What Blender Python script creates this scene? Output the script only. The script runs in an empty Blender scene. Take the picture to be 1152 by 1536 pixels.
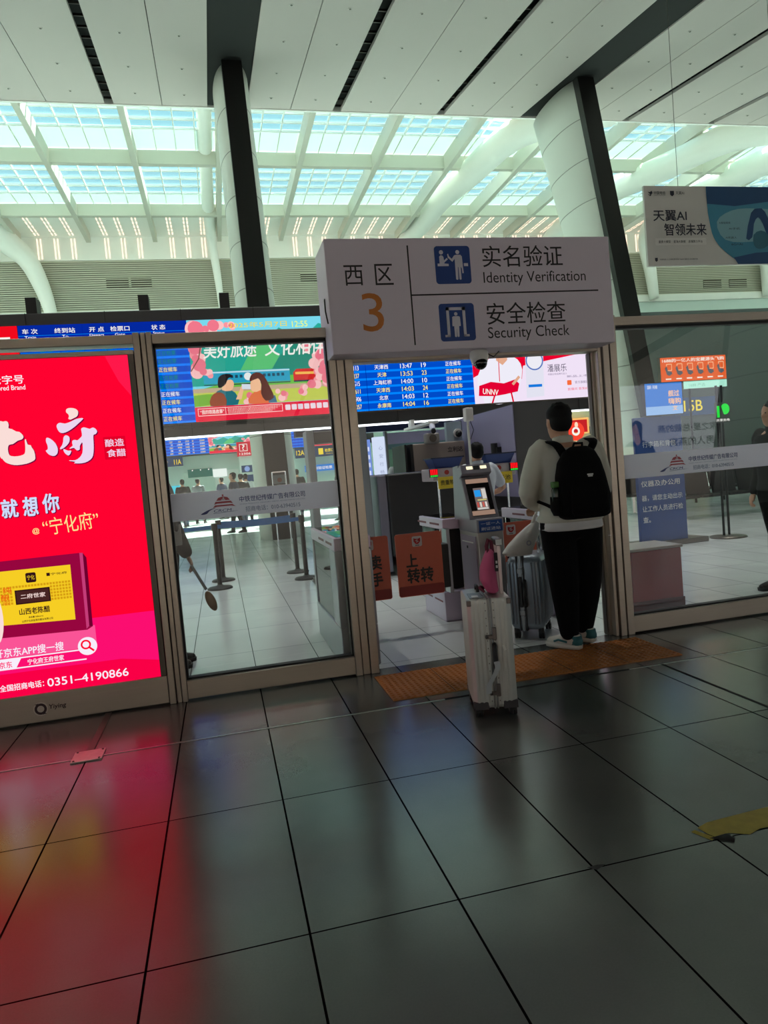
import bpy, bmesh, math, random
from mathutils import Vector, Matrix
random.seed(7)
S = bpy.context.scene
COL = S.collection

# ------------------------------------------------------------------ camera
cam_d = bpy.data.cameras.new('camera')
cam = bpy.data.objects.new('camera', cam_d)
COL.objects.link(cam)
cam.matrix_world = Matrix(((0.96992927, 0.09521957, -0.22398762, 0.0),
                           (-0.22822102, 0.0360349, -0.97294226, 0.0),
                           (-0.08457177, 0.99480386, 0.05668241, 1.4),
                           (0, 0, 0, 1)))
cam_d.sensor_fit = 'VERTICAL'
cam_d.sensor_height = 36.0
cam_d.lens = 36.0 * 1053.0 / 1536.0
cam_d.clip_start = 0.05
cam_d.clip_end = 400
S.camera = cam

# ------------------------------------------------------------------ world, sun, exposure
SKY = 0.92
EXPO = 0.68
w = bpy.data.worlds.new('World'); S.world = w
w.use_nodes = True
nt = w.node_tree
for n in list(nt.nodes): nt.nodes.remove(n)
wo = nt.nodes.new('ShaderNodeOutputWorld')
bg = nt.nodes.new('ShaderNodeBackground')
tc = nt.nodes.new('ShaderNodeTexCoord')
sp = nt.nodes.new('ShaderNodeSeparateXYZ')
rp = nt.nodes.new('ShaderNodeValToRGB')
nt.links.new(tc.outputs['Generated'], sp.inputs[0])
nt.links.new(sp.outputs['Z'], rp.inputs[0])
rp.color_ramp.elements[0].color = (0.80, 0.93, 1.0, 1)
rp.color_ramp.elements[1].color = (0.36, 0.86, 1.0, 1)
nt.links.new(rp.outputs[0], bg.inputs[0])
bg.inputs[1].default_value = SKY
nt.links.new(bg.outputs[0], wo.inputs[0])
sun_d = bpy.data.lights.new('sun', 'SUN'); sun_d.energy = 37.0; sun_d.angle = 0.02; sun_d.color = (1.0, 0.87, 0.73)
sun = bpy.data.objects.new('sun', sun_d); COL.objects.link(sun); sun.rotation_euler = (math.radians(-31), math.radians(12), 0)
S.view_settings.view_transform = 'Standard'
S.view_settings.look = 'None'
S.view_settings.gamma = 1.0
S.view_settings.exposure = EXPO
S.view_settings.use_curve_mapping = False
S.cycles.max_bounces = 10
S.cycles.diffuse_bounces = 6
S.cycles.glossy_bounces = 4
S.cycles.transparent_max_bounces = 16
S.cycles.sample_clamp_indirect = 12.0
S.cycles.caustics_reflective = False
S.cycles.caustics_refractive = False

# ------------------------------------------------------------------ materials
def lin(c):
    c = c / 255.0
    return c / 12.92 if c <= 0.04045 else ((c + 0.055) / 1.055) ** 2.4
def L3(rgb): return (lin(rgb[0]), lin(rgb[1]), lin(rgb[2]), 1.0)
_m = {}
def _new(name):
    m = bpy.data.materials.new(name); m.use_nodes = True
    t = m.node_tree
    for n in list(t.nodes): t.nodes.remove(n)
    o = t.nodes.new('ShaderNodeOutputMaterial')
    return m, t, o
def mat(name, rgb, rough=0.5, metal=0.0, noise=0.06, scale=14.0, spec=0.5, stretch=None, coat=0.0):
    if name in _m: return _m[name]
    m, t, o = _new(name)
    b = t.nodes.new('ShaderNodeBsdfPrincipled')
    b.inputs['Roughness'].default_value = rough
    b.inputs['Metallic'].default_value = metal
    b.inputs['Specular IOR Level'].default_value = spec
    if coat: b.inputs['Coat Weight'].default_value = coat
    c = L3(rgb)
    tcn = t.nodes.new('ShaderNodeTexCoord'); mp = t.nodes.new('ShaderNodeMapping')
    nz = t.nodes.new('ShaderNodeTexNoise'); nz.inputs['Scale'].default_value = scale
    nz.inputs['Detail'].default_value = 4
    if stretch: mp.inputs['Scale'].default_value = stretch
    t.links.new(tcn.outputs['Object'], mp.inputs[0]); t.links.new(mp.outputs[0], nz.inputs[0])
    mx = t.nodes.new('ShaderNodeMix'); mx.data_type = 'RGBA'
    mx.inputs[6].default_value = tuple(max(0, v * (1 - noise)) for v in c[:3]) + (1,)
    mx.inputs[7].default_value = tuple(min(1, v * (1 + noise)) for v in c[:3]) + (1,)
    t.links.new(nz.outputs[0], mx.inputs[0]); t.links.new(mx.outputs[2], b.inputs['Base Color'])
    t.links.new(b.outputs[0], o.inputs[0])
    _m[name] = m; return m
def glow(name, rgb, k=1.0):
    if name in _m: return _m[name]
    m, t, o = _new(name)
    e = t.nodes.new('ShaderNodeEmission'); e.inputs[0].default_value = L3(rgb); e.inputs[1].default_value = k * 2 ** -EXPO
    t.links.new(e.outputs[0], o.inputs[0]); _m[name] = m; return m
def sheet(name, tint, refl=0.05, edge=0.5, rough=0.0, body=None, cover=0.0):
    """clear pane: see-through with a facing-dependent mirror; cover adds a frosted body"""
    if name in _m: return _m[name]
    m, t, o = _new(name)
    tr = t.nodes.new('ShaderNodeBsdfTransparent'); tr.inputs[0].default_value = tuple(tint) + (1,)
    gl = t.nodes.new('ShaderNodeBsdfGlossy'); gl.inputs['Roughness'].default_value = rough
    gl.inputs[0].default_value = (1, 1, 1, 1)
    lw = t.nodes.new('ShaderNodeLayerWeight'); lw.inputs[0].default_value = 0.5
    pw = t.nodes.new('ShaderNodeMath'); pw.operation = 'POWER'; pw.inputs[1].default_value = 4
    mu = t.nodes.new('ShaderNodeMath'); mu.operation = 'MULTIPLY_ADD'; mu.inputs[1].default_value = edge; mu.inputs[2].default_value = refl
    mx = t.nodes.new('ShaderNodeMixShader')
    t.links.new(lw.outputs['Facing'], pw.inputs[0]); t.links.new(pw.outputs[0], mu.inputs[0]); t.links.new(mu.outputs[0], mx.inputs[0])
    t.links.new(tr.outputs[0], mx.inputs[1]); t.links.new(gl.outputs[0], mx.inputs[2])
    last = mx
    if cover:
        df = t.nodes.new('ShaderNodeBsdfDiffuse'); df.inputs[0].default_value = L3(body)
        tl = t.nodes.new('ShaderNodeBsdfTranslucent'); tl.inputs[0].default_value = L3(body)
        m3 = t.nodes.new('ShaderNodeMixShader'); m3.inputs[0].default_value = .58
        t.links.new(df.outputs[0], m3.inputs[1]); t.links.new(tl.outputs[0], m3.inputs[2])
        m2 = t.nodes.new('ShaderNodeMixShader'); m2.inputs[0].default_value = cover
        t.links.new(mx.outputs[0], m2.inputs[1]); t.links.new(m3.outputs[0], m2.inputs[2]); last = m2
    t.links.new(last.outputs[0], o.inputs[0]); _m[name] = m; return m

GX0, GXW, GY0, GYW = 0.14, 0.4855, 2.115, 0.953
def floor_mat(name, dark, light, rough0, rough1, grout, gw=0.005, spec=0.5):
    m, t, o = _new(name)
    N = t.nodes.new; K = t.links.new
    g = N('ShaderNodeNewGeometry'); s = N('ShaderNodeSeparateXYZ'); K(g.outputs['Position'], s.inputs[0])
    def math_(op, a, b=None, c=None):
        n = N('ShaderNodeMath'); n.operation = op
        for i, v in enumerate((a, b, c)):
            if v is None: continue
            if isinstance(v, (int, float)): n.inputs[i].default_value = v
            else: K(v, n.inputs[i])
        return n.outputs[0]
    ux = math_('DIVIDE', math_('SUBTRACT', s.outputs[0], GX0), GXW)
    uy = math_('DIVIDE', math_('SUBTRACT', s.outputs[1], GY0), GYW)
    def line(u, wd, width):
        f = math_('FRACT', u); d = math_('MINIMUM', f, math_('SUBTRACT', 1.0, f))
        return math_('LESS_THAN', math_('MULTIPLY', d, wd), width)
    gm = math_('MAXIMUM', line(ux, GXW, gw * 0.5), line(uy, GYW, gw * 0.42))
    cb = N('ShaderNodeCombineXYZ'); K(math_('FLOOR', ux), cb.inputs[0]); K(math_('FLOOR', uy), cb.inputs[1])
    wn = N('ShaderNodeTexWhiteNoise'); K(cb.outputs[0], wn.inputs[0])
    nz = N('ShaderNodeTexNoise'); nz.inputs['Scale'].default_value = 1.6; nz.inputs['Detail'].default_value = 6; K(g.outputs['Position'], nz.inputs[0])
    n2 = N('ShaderNodeTexNoise'); n2.inputs['Scale'].default_value = 160; n2.inputs['Detail'].default_value = 3; K(g.outputs['Position'], n2.inputs[0])
    f = math_('ADD', math_('MULTIPLY', wn.outputs[0], 0.35), math_('MULTIPLY_ADD', n2.outputs[0], 0.28, math_('MULTIPLY_ADD', nz.outputs[0], 0.9, -0.45)))
    mx = N('ShaderNodeMix'); mx.data_type = 'RGBA'; mx.inputs[6].default_value = L3(dark); mx.inputs[7].default_value = L3(light); K(f, mx.inputs[0])
    m2 = N('ShaderNodeMix'); m2.data_type = 'RGBA'; K(gm, m2.inputs[0]); K(mx.outputs[2], m2.inputs[6]); m2.inputs[7].default_value = L3(grout)
    b = N('ShaderNodeBsdfPrincipled'); K(m2.outputs[2], b.inputs['Base Color'])
    b.inputs['Specular IOR Level'].default_value = spec; b.inputs['IOR'].default_value = 2.0
    r = math_('MULTIPLY_ADD', nz.outputs[0], rough1 - rough0, rough0)
    K(math_('MAXIMUM', r, math_('MULTIPLY', gm, 0.8)), b.inputs['Roughness'])
    bp = N('ShaderNodeBump'); bp.inputs['Strength'].default_value = 0.025; bp.inputs['Distance'].default_value = 0.002
    K(n2.outputs[0], bp.inputs['Height']); K(bp.outputs[0], b.inputs['Normal'])
    K(math_('MULTIPLY_ADD', gm, -spec, spec), b.inputs['Specular IOR Level'])
    K(b.outputs[0], o.inputs[0]); return m

# ------------------------------------------------------------------ mesh builder
_txt = {}
class MB:
    def __init__(s): s.bm = bmesh.new(); s.ms = []
    def mi(s, m):
        if m not in s.ms: s.ms.append(m)
        return s.ms.index(m)
    def faces(s, vs, fs, m, smooth=False):
        i = s.mi(m); bv = [s.bm.verts.new(v) for v in vs]; out = []
        for f in fs:
            try: q = s.bm.faces.new([bv[k] for k in f])
            except ValueError: continue
            q.material_index = i; q.smooth = smooth; out.append(q)
        return bv, out
    def box(s, x0, x1, y0, y1, z0, z1, m, bev=0.0, seg=2, T=None):
        vs = [(x, y, z) for x in (x0, x1) for y in (y0, y1) for z in (z0, z1)]
        if T: vs = [T @ Vector(v) for v in vs]
        bv, fs = s.faces(vs, [(0, 1, 3, 2), (4, 6, 7, 5), (0, 4, 5, 1), (2, 3, 7, 6), (0, 2, 6, 4), (1, 5, 7, 3)], m)
        if bev:
            es = {e for f in fs for e in f.edges}
            r = bmesh.ops.bevel(s.bm, geom=list(es), offset=bev, segments=seg, profile=0.5, affect='EDGES')
            for f in r['faces']: f.material_index = s.mi(m); f.smooth = True
        return s
    def poly(s, pts, y, m, thick=0.0):
        """flat outline in the XZ plane facing -Y, given counter-clockwise or not"""
        a = sum(pts[i][0] * pts[(i + 1) % len(pts)][1] - pts[(i + 1) % len(pts)][0] * pts[i][1] for i in range(len(pts)))
        if a < 0: pts = pts[::-1]
        n = len(pts)
        if not thick: s.faces([(x, y, z) for x, z in pts], [tuple(range(n))], m)
        else:
            vs = [(x, y, z) for x, z in pts] + [(x, y + thick, z) for x, z in pts]
            s.faces(vs, [tuple(range(n)), tuple(range(2 * n - 1, n - 1, -1))] + [(i, n + i, n + (i + 1) % n, (i + 1) % n) for i in range(n)], m)
        return s
    def rect(s, x0, x1, z0, z1, y, m): return s.poly([(x0, z0), (x1, z0), (x1, z1), (x0, z1)], y, m)
    def disc(s, x, z, rx, rz, y, m, n=24, a0=0, a1=360):
        k = n if a1 - a0 >= 360 else n + 1
        return s.poly([(x + rx * math.cos(math.radians(a0 + (a1 - a0) * i / n)), z + rz * math.sin(math.radians(a0 + (a1 - a0) * i / n))) for i in range(k)], y, m)
    def rrect(s, x0, x1, z0, z1, r, y, m, thick=0.0, n=6):
        p = []
        for cx, cz, a in ((x1 - r, z1 - r, 0), (x0 + r, z1 - r, 90), (x0 + r, z0 + r, 180), (x1 - r, z0 + r, 270)):
            for i in range(n + 1):
                t = math.radians(a + 90 * i / n); p.append((cx + r * math.cos(t), cz + r * math.sin(t)))
        return s.poly(p, y, m, thick)
    def stroke(s, pts, wd, y, m):
        """thick polyline in XZ"""
        for (xa, za), (xb, zb) in zip(pts, pts[1:]):
            dx, dz = xb - xa, zb - za; l = math.hypot(dx, dz) or 1; nx, nz = -dz / l * wd / 2, dx / l * wd / 2
            ex, ez = dx / l * wd * .3, dz / l * wd * .3
            s.poly([(xa + nx - ex, za + nz - ez), (xa - nx - ex, za - nz - ez), (xb - nx + ex, zb - nz + ez), (xb + nx + ex, zb + nz + ez)], y, m)
        return s
    def text(s, string, x0, x1, z0, z1, y, m, bold=0.0, rot=0.0, shear=0.0):
        """lettering fitted into the box x0..x1, z0..z1"""
        key = string
        if key not in _txt:
            c = bpy.data.curves.new('t', 'FONT'); c.body = string; c.size = 1.0; c.resolution_u = 4; c.fill_mode = 'FRONT'
            o = bpy.data.objects.new('t', c); COL.objects.link(o)
            bpy.context.view_layer.update()
            me = o.evaluated_get(bpy.context.evaluated_depsgraph_get()).to_mesh()
            vs = [(v.co.x, v.co.y) for v in me.vertices]; fs = [tuple(p.vertices) for p in me.polygons]
            bpy.data.objects.remove(o); bpy.data.curves.remove(c)
            _txt[key] = (vs, fs)
        vs, fs = _txt[key]
        if not vs: return s
        ax, bx = min(v[0] for v in vs), max(v[0] for v in vs); az, bz = min(v[1] for v in vs), max(v[1] for v in vs)
        o_ = min(bold * .62, .035) * (z1 - z0)
        kx, kz = (x1 - x0 - 2 * o_) / (bx - ax), (z1 - z0 - 2 * o_) / (bz - az)
        x0 += o_; z0 += o_
        cx, cz = x0 + (bx - ax) * kx / 2, z0 + (bz - az) * kz / 2; cr, sr = math.cos(math.radians(rot)), math.sin(math.radians(rot))
        out = []
        for vx, vz in vs:
            px, pz = x0 + (vx - ax) * kx, z0 + (vz - az) * kz
            px += shear * (pz - cz); px -= cx; pz -= cz
            out.append((cx + px * cr - pz * sr, y, cz + px * sr + pz * cr))
        sh = [(0, 0)] if not bold else [(o_ * math.cos(math.pi * k / 4), o_ * math.sin(math.pi * k / 4)) for k in range(8)]
        for k, (ox, oz) in enumerate(sh): s.faces([(q[0] + ox, q[1] - k * .0003, q[2] + oz) for q in out], fs, m)
        return s
    def cyl(s, p0, p1, r0, r1=None, m=None, seg=16, caps=True, smooth=True):
        r1 = r0 if r1 is None else r1
        p0, p1 = Vector(p0), Vector(p1); d = (p1 - p0).normalized()
        u = d.orthogonal().normalized(); v = d.cross(u)
        vs = []
        for p, r in ((p0, r0), (p1, r1)):
            vs += [p + u * r * math.cos(2 * math.pi * i / seg) + v * r * math.sin(2 * math.pi * i / seg) for i in range(seg)]
        s.faces(vs, [(i, (i + 1) % seg, seg + (i + 1) % seg, seg + i) for i in range(seg)], m, smooth)
        if caps: s.faces(vs, [tuple(range(seg - 1, -1, -1)), tuple(range(seg, 2 * seg))], m)
        return s
    def tube(s, pts, r, m, seg=8, cap=True):
        P = [Vector(p) for p in pts]; n = len(P); R = r if isinstance(r, (list, tuple)) else [r] * n
        t0 = (P[1] - P[0]).normalized(); u = t0.orthogonal().normalized(); rings = []
        for i in range(n):
            t = (P[min(i + 1, n - 1)] - P[max(i - 1, 0)]).normalized()
            u = (u - t * u.dot(t)).normalized(); v = t.cross(u)
            rings.append([P[i] + u * R[i] * math.cos(2 * math.pi * k / seg) + v * R[i] * math.sin(2 * math.pi * k / seg) for k in range(seg)])
        vs = [q for g in rings for q in g]
        fs = [(i * seg + k, i * seg + (k + 1) % seg, (i + 1) * seg + (k + 1) % seg, (i + 1) * seg + k) for i in range(n - 1) for k in range(seg)]
        if cap: fs += [tuple(range(seg - 1, -1, -1)), tuple(range((n - 1) * seg, n * seg))]
        s.faces(vs, fs, m, True); return s
    def lathe(s, prof, c, m, seg=24, sx=1.0, sy=1.0):
        vs = []; n = len(prof)
        for r, z in prof: vs += [(c[0] + sx * r * math.cos(2 * math.pi * k / seg), c[1] + sy * r * math.sin(2 * math.pi * k / seg), c[2] + z) for k in range(seg)]
        fs = [(i * seg + k, i * seg + (k + 1) % seg, (i + 1) * seg + (k + 1) % seg, (i + 1) * seg + k) for i in range(n - 1) for k in range(seg)]
        fs += [tuple(range(seg - 1, -1, -1)), tuple(range((n - 1) * seg, n * seg))]
        s.faces(vs, fs, m, True); return s
    def loft(s, rings, m, seg=20, smooth=True):
        """rings: (cx, cy, cz, rx, ry[, power[, tilt]]) stacked in z"""
        vs = []; n = len(rings)
        for g in rings:
            cx, cy, cz, rx, ry = g[:5]; pw = g[5] if len(g) > 5 else 2.0; ti = g[6] if len(g) > 6 else 0.0
            for k in range(seg):
                a = 2 * math.pi * k / seg; c_, s_ = math.cos(a), math.sin(a); e = 2.0 / pw
                dx = rx * math.copysign(abs(c_) ** e, c_); dy = ry * math.copysign(abs(s_) ** e, s_)
                vs.append((cx + dx, cy + dy, cz + dy * ti))
        fs = [(i * seg + k, i * seg + (k + 1) % seg, (i + 1) * seg + (k + 1) % seg, (i + 1) * seg + k) for i in range(n - 1) for k in range(seg)]
        fs += [tuple(range(seg - 1, -1, -1)), tuple(range((n - 1) * seg, n * seg))]
        s.faces(vs, fs, m, smooth); return s
    def ball(s, c, r, m, seg=16, T=None):
        rx, ry, rz = r if isinstance(r, (tuple, list)) else (r, r, r); n = seg // 2
        vs = []; fs = []
        for i in range(1, n):
            a = math.pi * i / n
            vs += [Vector((rx * math.sin(a) * math.cos(2 * math.pi * k / seg), ry * math.sin(a) * math.sin(2 * math.pi * k / seg), -rz * math.cos(a))) for k in range(seg)]
        fs = [(i * seg + k, i * seg + (k + 1) % seg, (i + 1) * seg + (k + 1) % seg, (i + 1) * seg + k) for i in range(n - 2) for k in range(seg)]
        b = len(vs); vs += [Vector((0, 0, -rz)), Vector((0, 0, rz))]
        fs += [((k + 1) % seg, k, b) for k in range(seg)] + [((n - 2) * seg + k, (n - 2) * seg + (k + 1) % seg, b + 1) for k in range(seg)]
        if T: vs = [T @ v for v in vs]
        s.faces([v + Vector(c) for v in vs], fs, m, True); return s
    def build(s, name, parent=None, local=False):
        me = bpy.data.meshes.new(name); s.bm.to_mesh(me); s.bm.free()
        for m in s.ms: me.materials.append(m)
        o = bpy.data.objects.new(name, me); COL.objects.link(o)
        if parent is not None:
            o.parent = parent
            if not local:
                q = parent; l = Vector((0, 0, 0))
                while q is not None: l += q.location; q = q.parent
                o.location = -l
        elif not local and me.vertices:
            xs = [v.co for v in me.vertices]
            c = Vector(((min(v.x for v in xs) + max(v.x for v in xs)) / 2, (min(v.y for v in xs) + max(v.y for v in xs)) / 2, min(v.z for v in xs)))
            me.transform(Matrix.Translation(-c)); o.location = c
        return o
def tag(o, label, cat, group=None, kind=None):
    o['label'] = label; o['category'] = cat
    if group: o['group'] = group
    if kind: o['kind'] = kind
    return o
def thing(name, label, cat, loc=(0, 0, 0), rotz=0.0, group=None):
    o = bpy.data.objects.new(name, None); COL.objects.link(o); o.location = loc; o.rotation_euler = (0, 0, rotz)
    o.empty_display_size = 0.1
    return tag(o, label, cat, group)
def struct(mb, name, parent=None):
    o = mb.build(name, parent)
    if parent is None: o['kind'] = 'structure'
    return o
def sgroup(name, loc=(0, 0, 0)):
    o = bpy.data.objects.new(name, None); COL.objects.link(o); o.location = loc; o['kind'] = 'structure'; return o
def dup(o, loc=None, rotz=None, label=None, parent=None):
    c = o.copy(); COL.objects.link(c)
    if parent is not None: c.parent = parent
    if loc is not None: c.location = loc
    if rotz is not None: c.rotation_euler = (0, 0, rotz)
    if label: c['label'] = label
    for ch in list(o.children): dup(ch, parent=c)
    return c
def smoothpts(ps, k=3, closed=True):
    """Catmull-Rom refinement of an outline"""
    out = []; n = len(ps)
    for i in range(n if closed else n - 1):
        p0, p1, p2, p3 = (ps[(i - 1) % n], ps[i], ps[(i + 1) % n], ps[(i + 2) % n]) if closed else (ps[max(i - 1, 0)], ps[i], ps[i + 1], ps[min(i + 2, n - 1)])
        for j in range(k):
            t = j / k
            out.append(tuple(0.5 * (2 * b + (c - a) * t + (2 * a - 5 * b + 4 * c - d) * t * t + (3 * b - a - 3 * c + d) * t ** 3) for a, b, c, d in zip(p0, p1, p2, p3)))
    if not closed: out.append(tuple(ps[-1]))
    return out

STEEL = mat('brushed steel', (186, 175, 162), 0.34, 0.55, 0.07, 3, stretch=(1, 1, 30))
STEELD = mat('dark steel', (96, 90, 84), 0.4, 0.8, 0.08, 5)
CHROME = mat('chrome', (215, 215, 218), 0.15, 1.0, 0.02)
BLACK = mat('black plastic', (14, 14, 15), 0.5, 0, 0.2)
BLACKM = mat('matt black', (6, 8, 8), 0.8, 0, 0.2)
RUB = mat('black rubber', (16, 16, 17), 0.75, 0, 0.2)
WHITE = mat('white paint', (232, 232, 228), 0.5, 0, 0.02, 3)
GLASS = sheet('clear glass', (0.975, 0.99, 0.985), 0.042, 0.5)
# ================================================================== SETTING
# ------------------------------------------------------------------ floors
FOUT = floor_mat('dark polished granite', (74, 79, 76), (101, 105, 102), 0.18, 0.27, (12, 13, 13), 0.0078, 0.5)
FIN = floor_mat('pale polished granite', (200, 206, 206), (224, 230, 230), 0.12, 0.24, (70, 76, 76), 0.006, 0.5)
b = MB(); b.box(-45, 62, -34, 4.86, -0.2, 0.0, FOUT); struct(b, 'floor')
b = MB(); b.box(-45, 62, 4.86, 49.4, -0.2, 0.0, FIN); struct(b, 'floor')
CONC = mat('outdoor paving', (128, 126, 122), 0.8, 0, 0.08, 0.6)
b = MB(); b.box(-70, 90, -90, -34, -0.2, -0.02, CONC); struct(b, 'floor')

# ------------------------------------------------------------------ soffit over the entrance
PANEL = mat('soffit panel', (190, 180, 176), 0.45, 0, 0.02, 0.7)
SM = 0.144; SZ = 9.872; SY1 = 22.97; SY0 = -34.0
def sz(y): return SZ + SM * y
def slab(b, x0, x1, y0, y1, off, th, m):
    vs = [(x, y, sz(y) + off + t) for x in (x0, x1) for y in (y0, y1) for t in (0, th)]
    b.faces(vs, [(0, 1, 3, 2), (4, 6, 7, 5), (0, 4, 5, 1), (2, 3, 7, 6), (0, 2, 6, 4), (1, 5, 7, 3)], m)
dark = []
for k in range(-5, 7):
    c = 1.4 + 10.5 * k
    dark += [(c - .64, c + .58), (c + 1.94, c + 1.96), (c + 3.31, c + 3.59), (c + 5.2, c + 5.22), (c + 6.84, c + 7.1), (c + 8.5, c + 8.52)]
dark.sort()
b = MB(); x = -45.0
for a, e in dark + [(62.0, 62.0)]:
    if a < -45: continue
    if a > 62: a = 62.0
    slab(b, x, a, SY0, SY1, 0, 0.1, PANEL); x = e
    if a >= 62: break
slab(b, -45, 62, SY0, SY1, 0.34, 0.08, BLACKM)
struct(b, 'ceiling')
b = MB()
for a, e in dark:
    if 0.2 < e - a < 0.4 and -8 < a < 26:
        for i in range(40): slab(b, a, e, 2 + i * 0.55, 2.04 + i * 0.55, 0.12, 0.06, STEELD)
struct(b, 'trim_1')
b = MB()
for k in range(-3, 5):
    c = 1.4 + 10.5 * k
    slab(b, c - .64, c + .58, SY0, SY1 - .02, 0.04, 0.1, BLACKM)
struct(b, 'trim_2')
b = MB(); slab(b, -45, 62, SY1, SY1 + .12, -0.03, 0.5, WHITE); struct(b, 'trim_3')

# ------------------------------------------------------------------ hall roof
RW = mat('roof white', (240, 242, 236), 0.55, 0, 0.02, 0.8)
ZP = 17.85
PANE = sheet('skylight glass', (0.66, 0.79, 0.80), 0.03, 0.3)
def frosted(name, rgb):
    m, t, o = _new(name)
    d = t.nodes.new('ShaderNodeBsdfDiffuse'); d.inputs[0].default_value = L3(rgb)
    l = t.nodes.new('ShaderNodeBsdfTranslucent'); l.inputs[0].default_value = L3((118, 134, 132))
    x = t.nodes.new('ShaderNodeAddShader'); t.links.new(d.outputs[0], x.inputs[0]); t.links.new(l.outputs[0], x.inputs[1]); t.links.new(x.outputs[0], o.inputs[0]); return m
FROST = frosted('frosted roof panel', (150, 160, 156))
BM = mat('roof beam', (206, 204, 192), 0.55, 0, 0.03, 0.8)
BX = [1.5 + 3.95 * k for k in range(-11, 16)]
n_tr = 4
for i, y in enumerate((29.7, 36.4, 43.1)):
    b = MB(); b.box(-44, 61, y - .16, y + .16, 17.2, ZP, BM); struct(b, 'trim_%d' % n_tr); n_tr += 1
for x in BX:
    b = MB(); b.box(x - .13, x + .13, 24.0, 47.0, 17.05, ZP + .02, BM); struct(b, 'trim_%d' % n_tr); n_tr += 1
nw = 3
for i in range(len(BX) - 1):
    for (y0, y1, ys, rows) in ((31.5, 36.24, 34.0, 3), (36.56, 42.94, 41.3, 5)):
        x0, x1 = BX[i] + .13, BX[i + 1] - .13
        b = MB()
        for k in range(1, 4): xx = x0 + (x1 - x0) * k / 4; b.box(xx - .028, xx + .028, y0, ys, ZP - .10, ZP + .02, RW)
        for k in range(1, 4): xx = x0 + (x1 - x0) * k / 4; b.box(xx - .015, xx + .015, ys, y1, ZP - .03, ZP + .02, BM)
        for k in range(rows + 1): yy = y0 + (ys - y0) * k / rows; b.box(x0, x1, yy - .04, yy + .04, ZP - .08, ZP + .01, RW)
        o = struct(b, 'window_%d' % nw); nw += 1
        g = MB(); g.box(x0, x1, y0, ys, ZP + .03, ZP + .05, PANE); g.build('pane', o)
        g = MB(); g.box(x0, x1, ys, y1, ZP + .03, ZP + .05, FROST); g.build('frosted_panel', o)
# solid ceiling strips beside the skylights, end strip, louvred end wall
WY = 47.6
b = MB()
b.box(-45, 62, 22.9, 31.5, ZP + .02, ZP + .2, RW)
b.box(-45, 62, 43.26, WY, 17.6, 17.9, RW)
struct(b, 'ceiling')
b = MB(); b.box(-45, 62, 22.99, 23.09, 13.3, ZP, RW); struct(b, 'wall_front')
LOU = mat('louvre', (196, 196, 178), 0.6, 0, 0.03, 2)
LOUD = mat('louvre backing', (120, 120, 106), 0.8, 0, 0.03, 2)
b = MB(); b.box(-45, 62, WY, WY + .3, 16.15, 17.7, RW); b.box(-45, 62, WY + .12, WY + .3, 13.0, 16.15, LOUD); b.box(-45, 62, WY - .1, WY + .3, 12.5, 13.0, RW)
b.box(-45, 62, WY, WY + .3, 0, 12.5, mat('hall wall', (206, 222, 216), 0.6, 0, 0.03, 0.5))
for i in range(24):
    z = 13.02 + i * .131
    b.faces([(-45, WY, z), (62, WY, z), (62, WY + .12, z + .09), (-45, WY + .12, z + .09)], [(0, 1, 2, 3)], LOU)
    b.box(-45, 62, WY - .01, WY + .02, z, z + .08, LOU)
struct(b, 'wall_back')
b = MB(); b.box(-45.2, -45, 4.9, 49.3, 0, 19, RW); struct(b, 'wall_left')
b = MB(); b.box(62, 62.2, 4.9, 49.3, 0, 19, RW); struct(b, 'wall_right')
VD = mat('vent dark', (70, 66, 54), 0.8)
for (x0, x1, z0, z1, lab) in ((-5.7, -4.35, 14.45, 15.0, 'dark louvred air grille high on the far wall, leftmost one'), (-4.2, -2.95, 14.45, 15.0, 'dark louvred air grille high on the far wall, second from left'),
                         (6.6, 7.9, 14.6, 15.1, 'air grille on the far wall right of the nearer dark-striped column'), (8.1, 9.4, 14.6, 15.1, 'air grille on the far wall just left of the big entrance sign'),
                         (37.6, 39.2, 13.4, 14.0, 'air grille under the hanging banner on the far right wall'), (39.9, 41.5, 13.4, 14.0, 'rightmost air grille on the far wall')):
    t = thing('air_grille', lab, 'vent', (x0, WY - .04, z0), group='air grilles on the far wall')
    b = MB(); b.box(x0, x1, WY - .05, WY - .015, z0, z1, VD); b.build('grille_frame', t)
    for q in range(4):
        b = MB(); b.box(x0, x1, WY - .08, WY - .05, z0 + .03 + q * .14, z0 + .08 + q * .14, LOU); b.build('slat', t)

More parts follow.
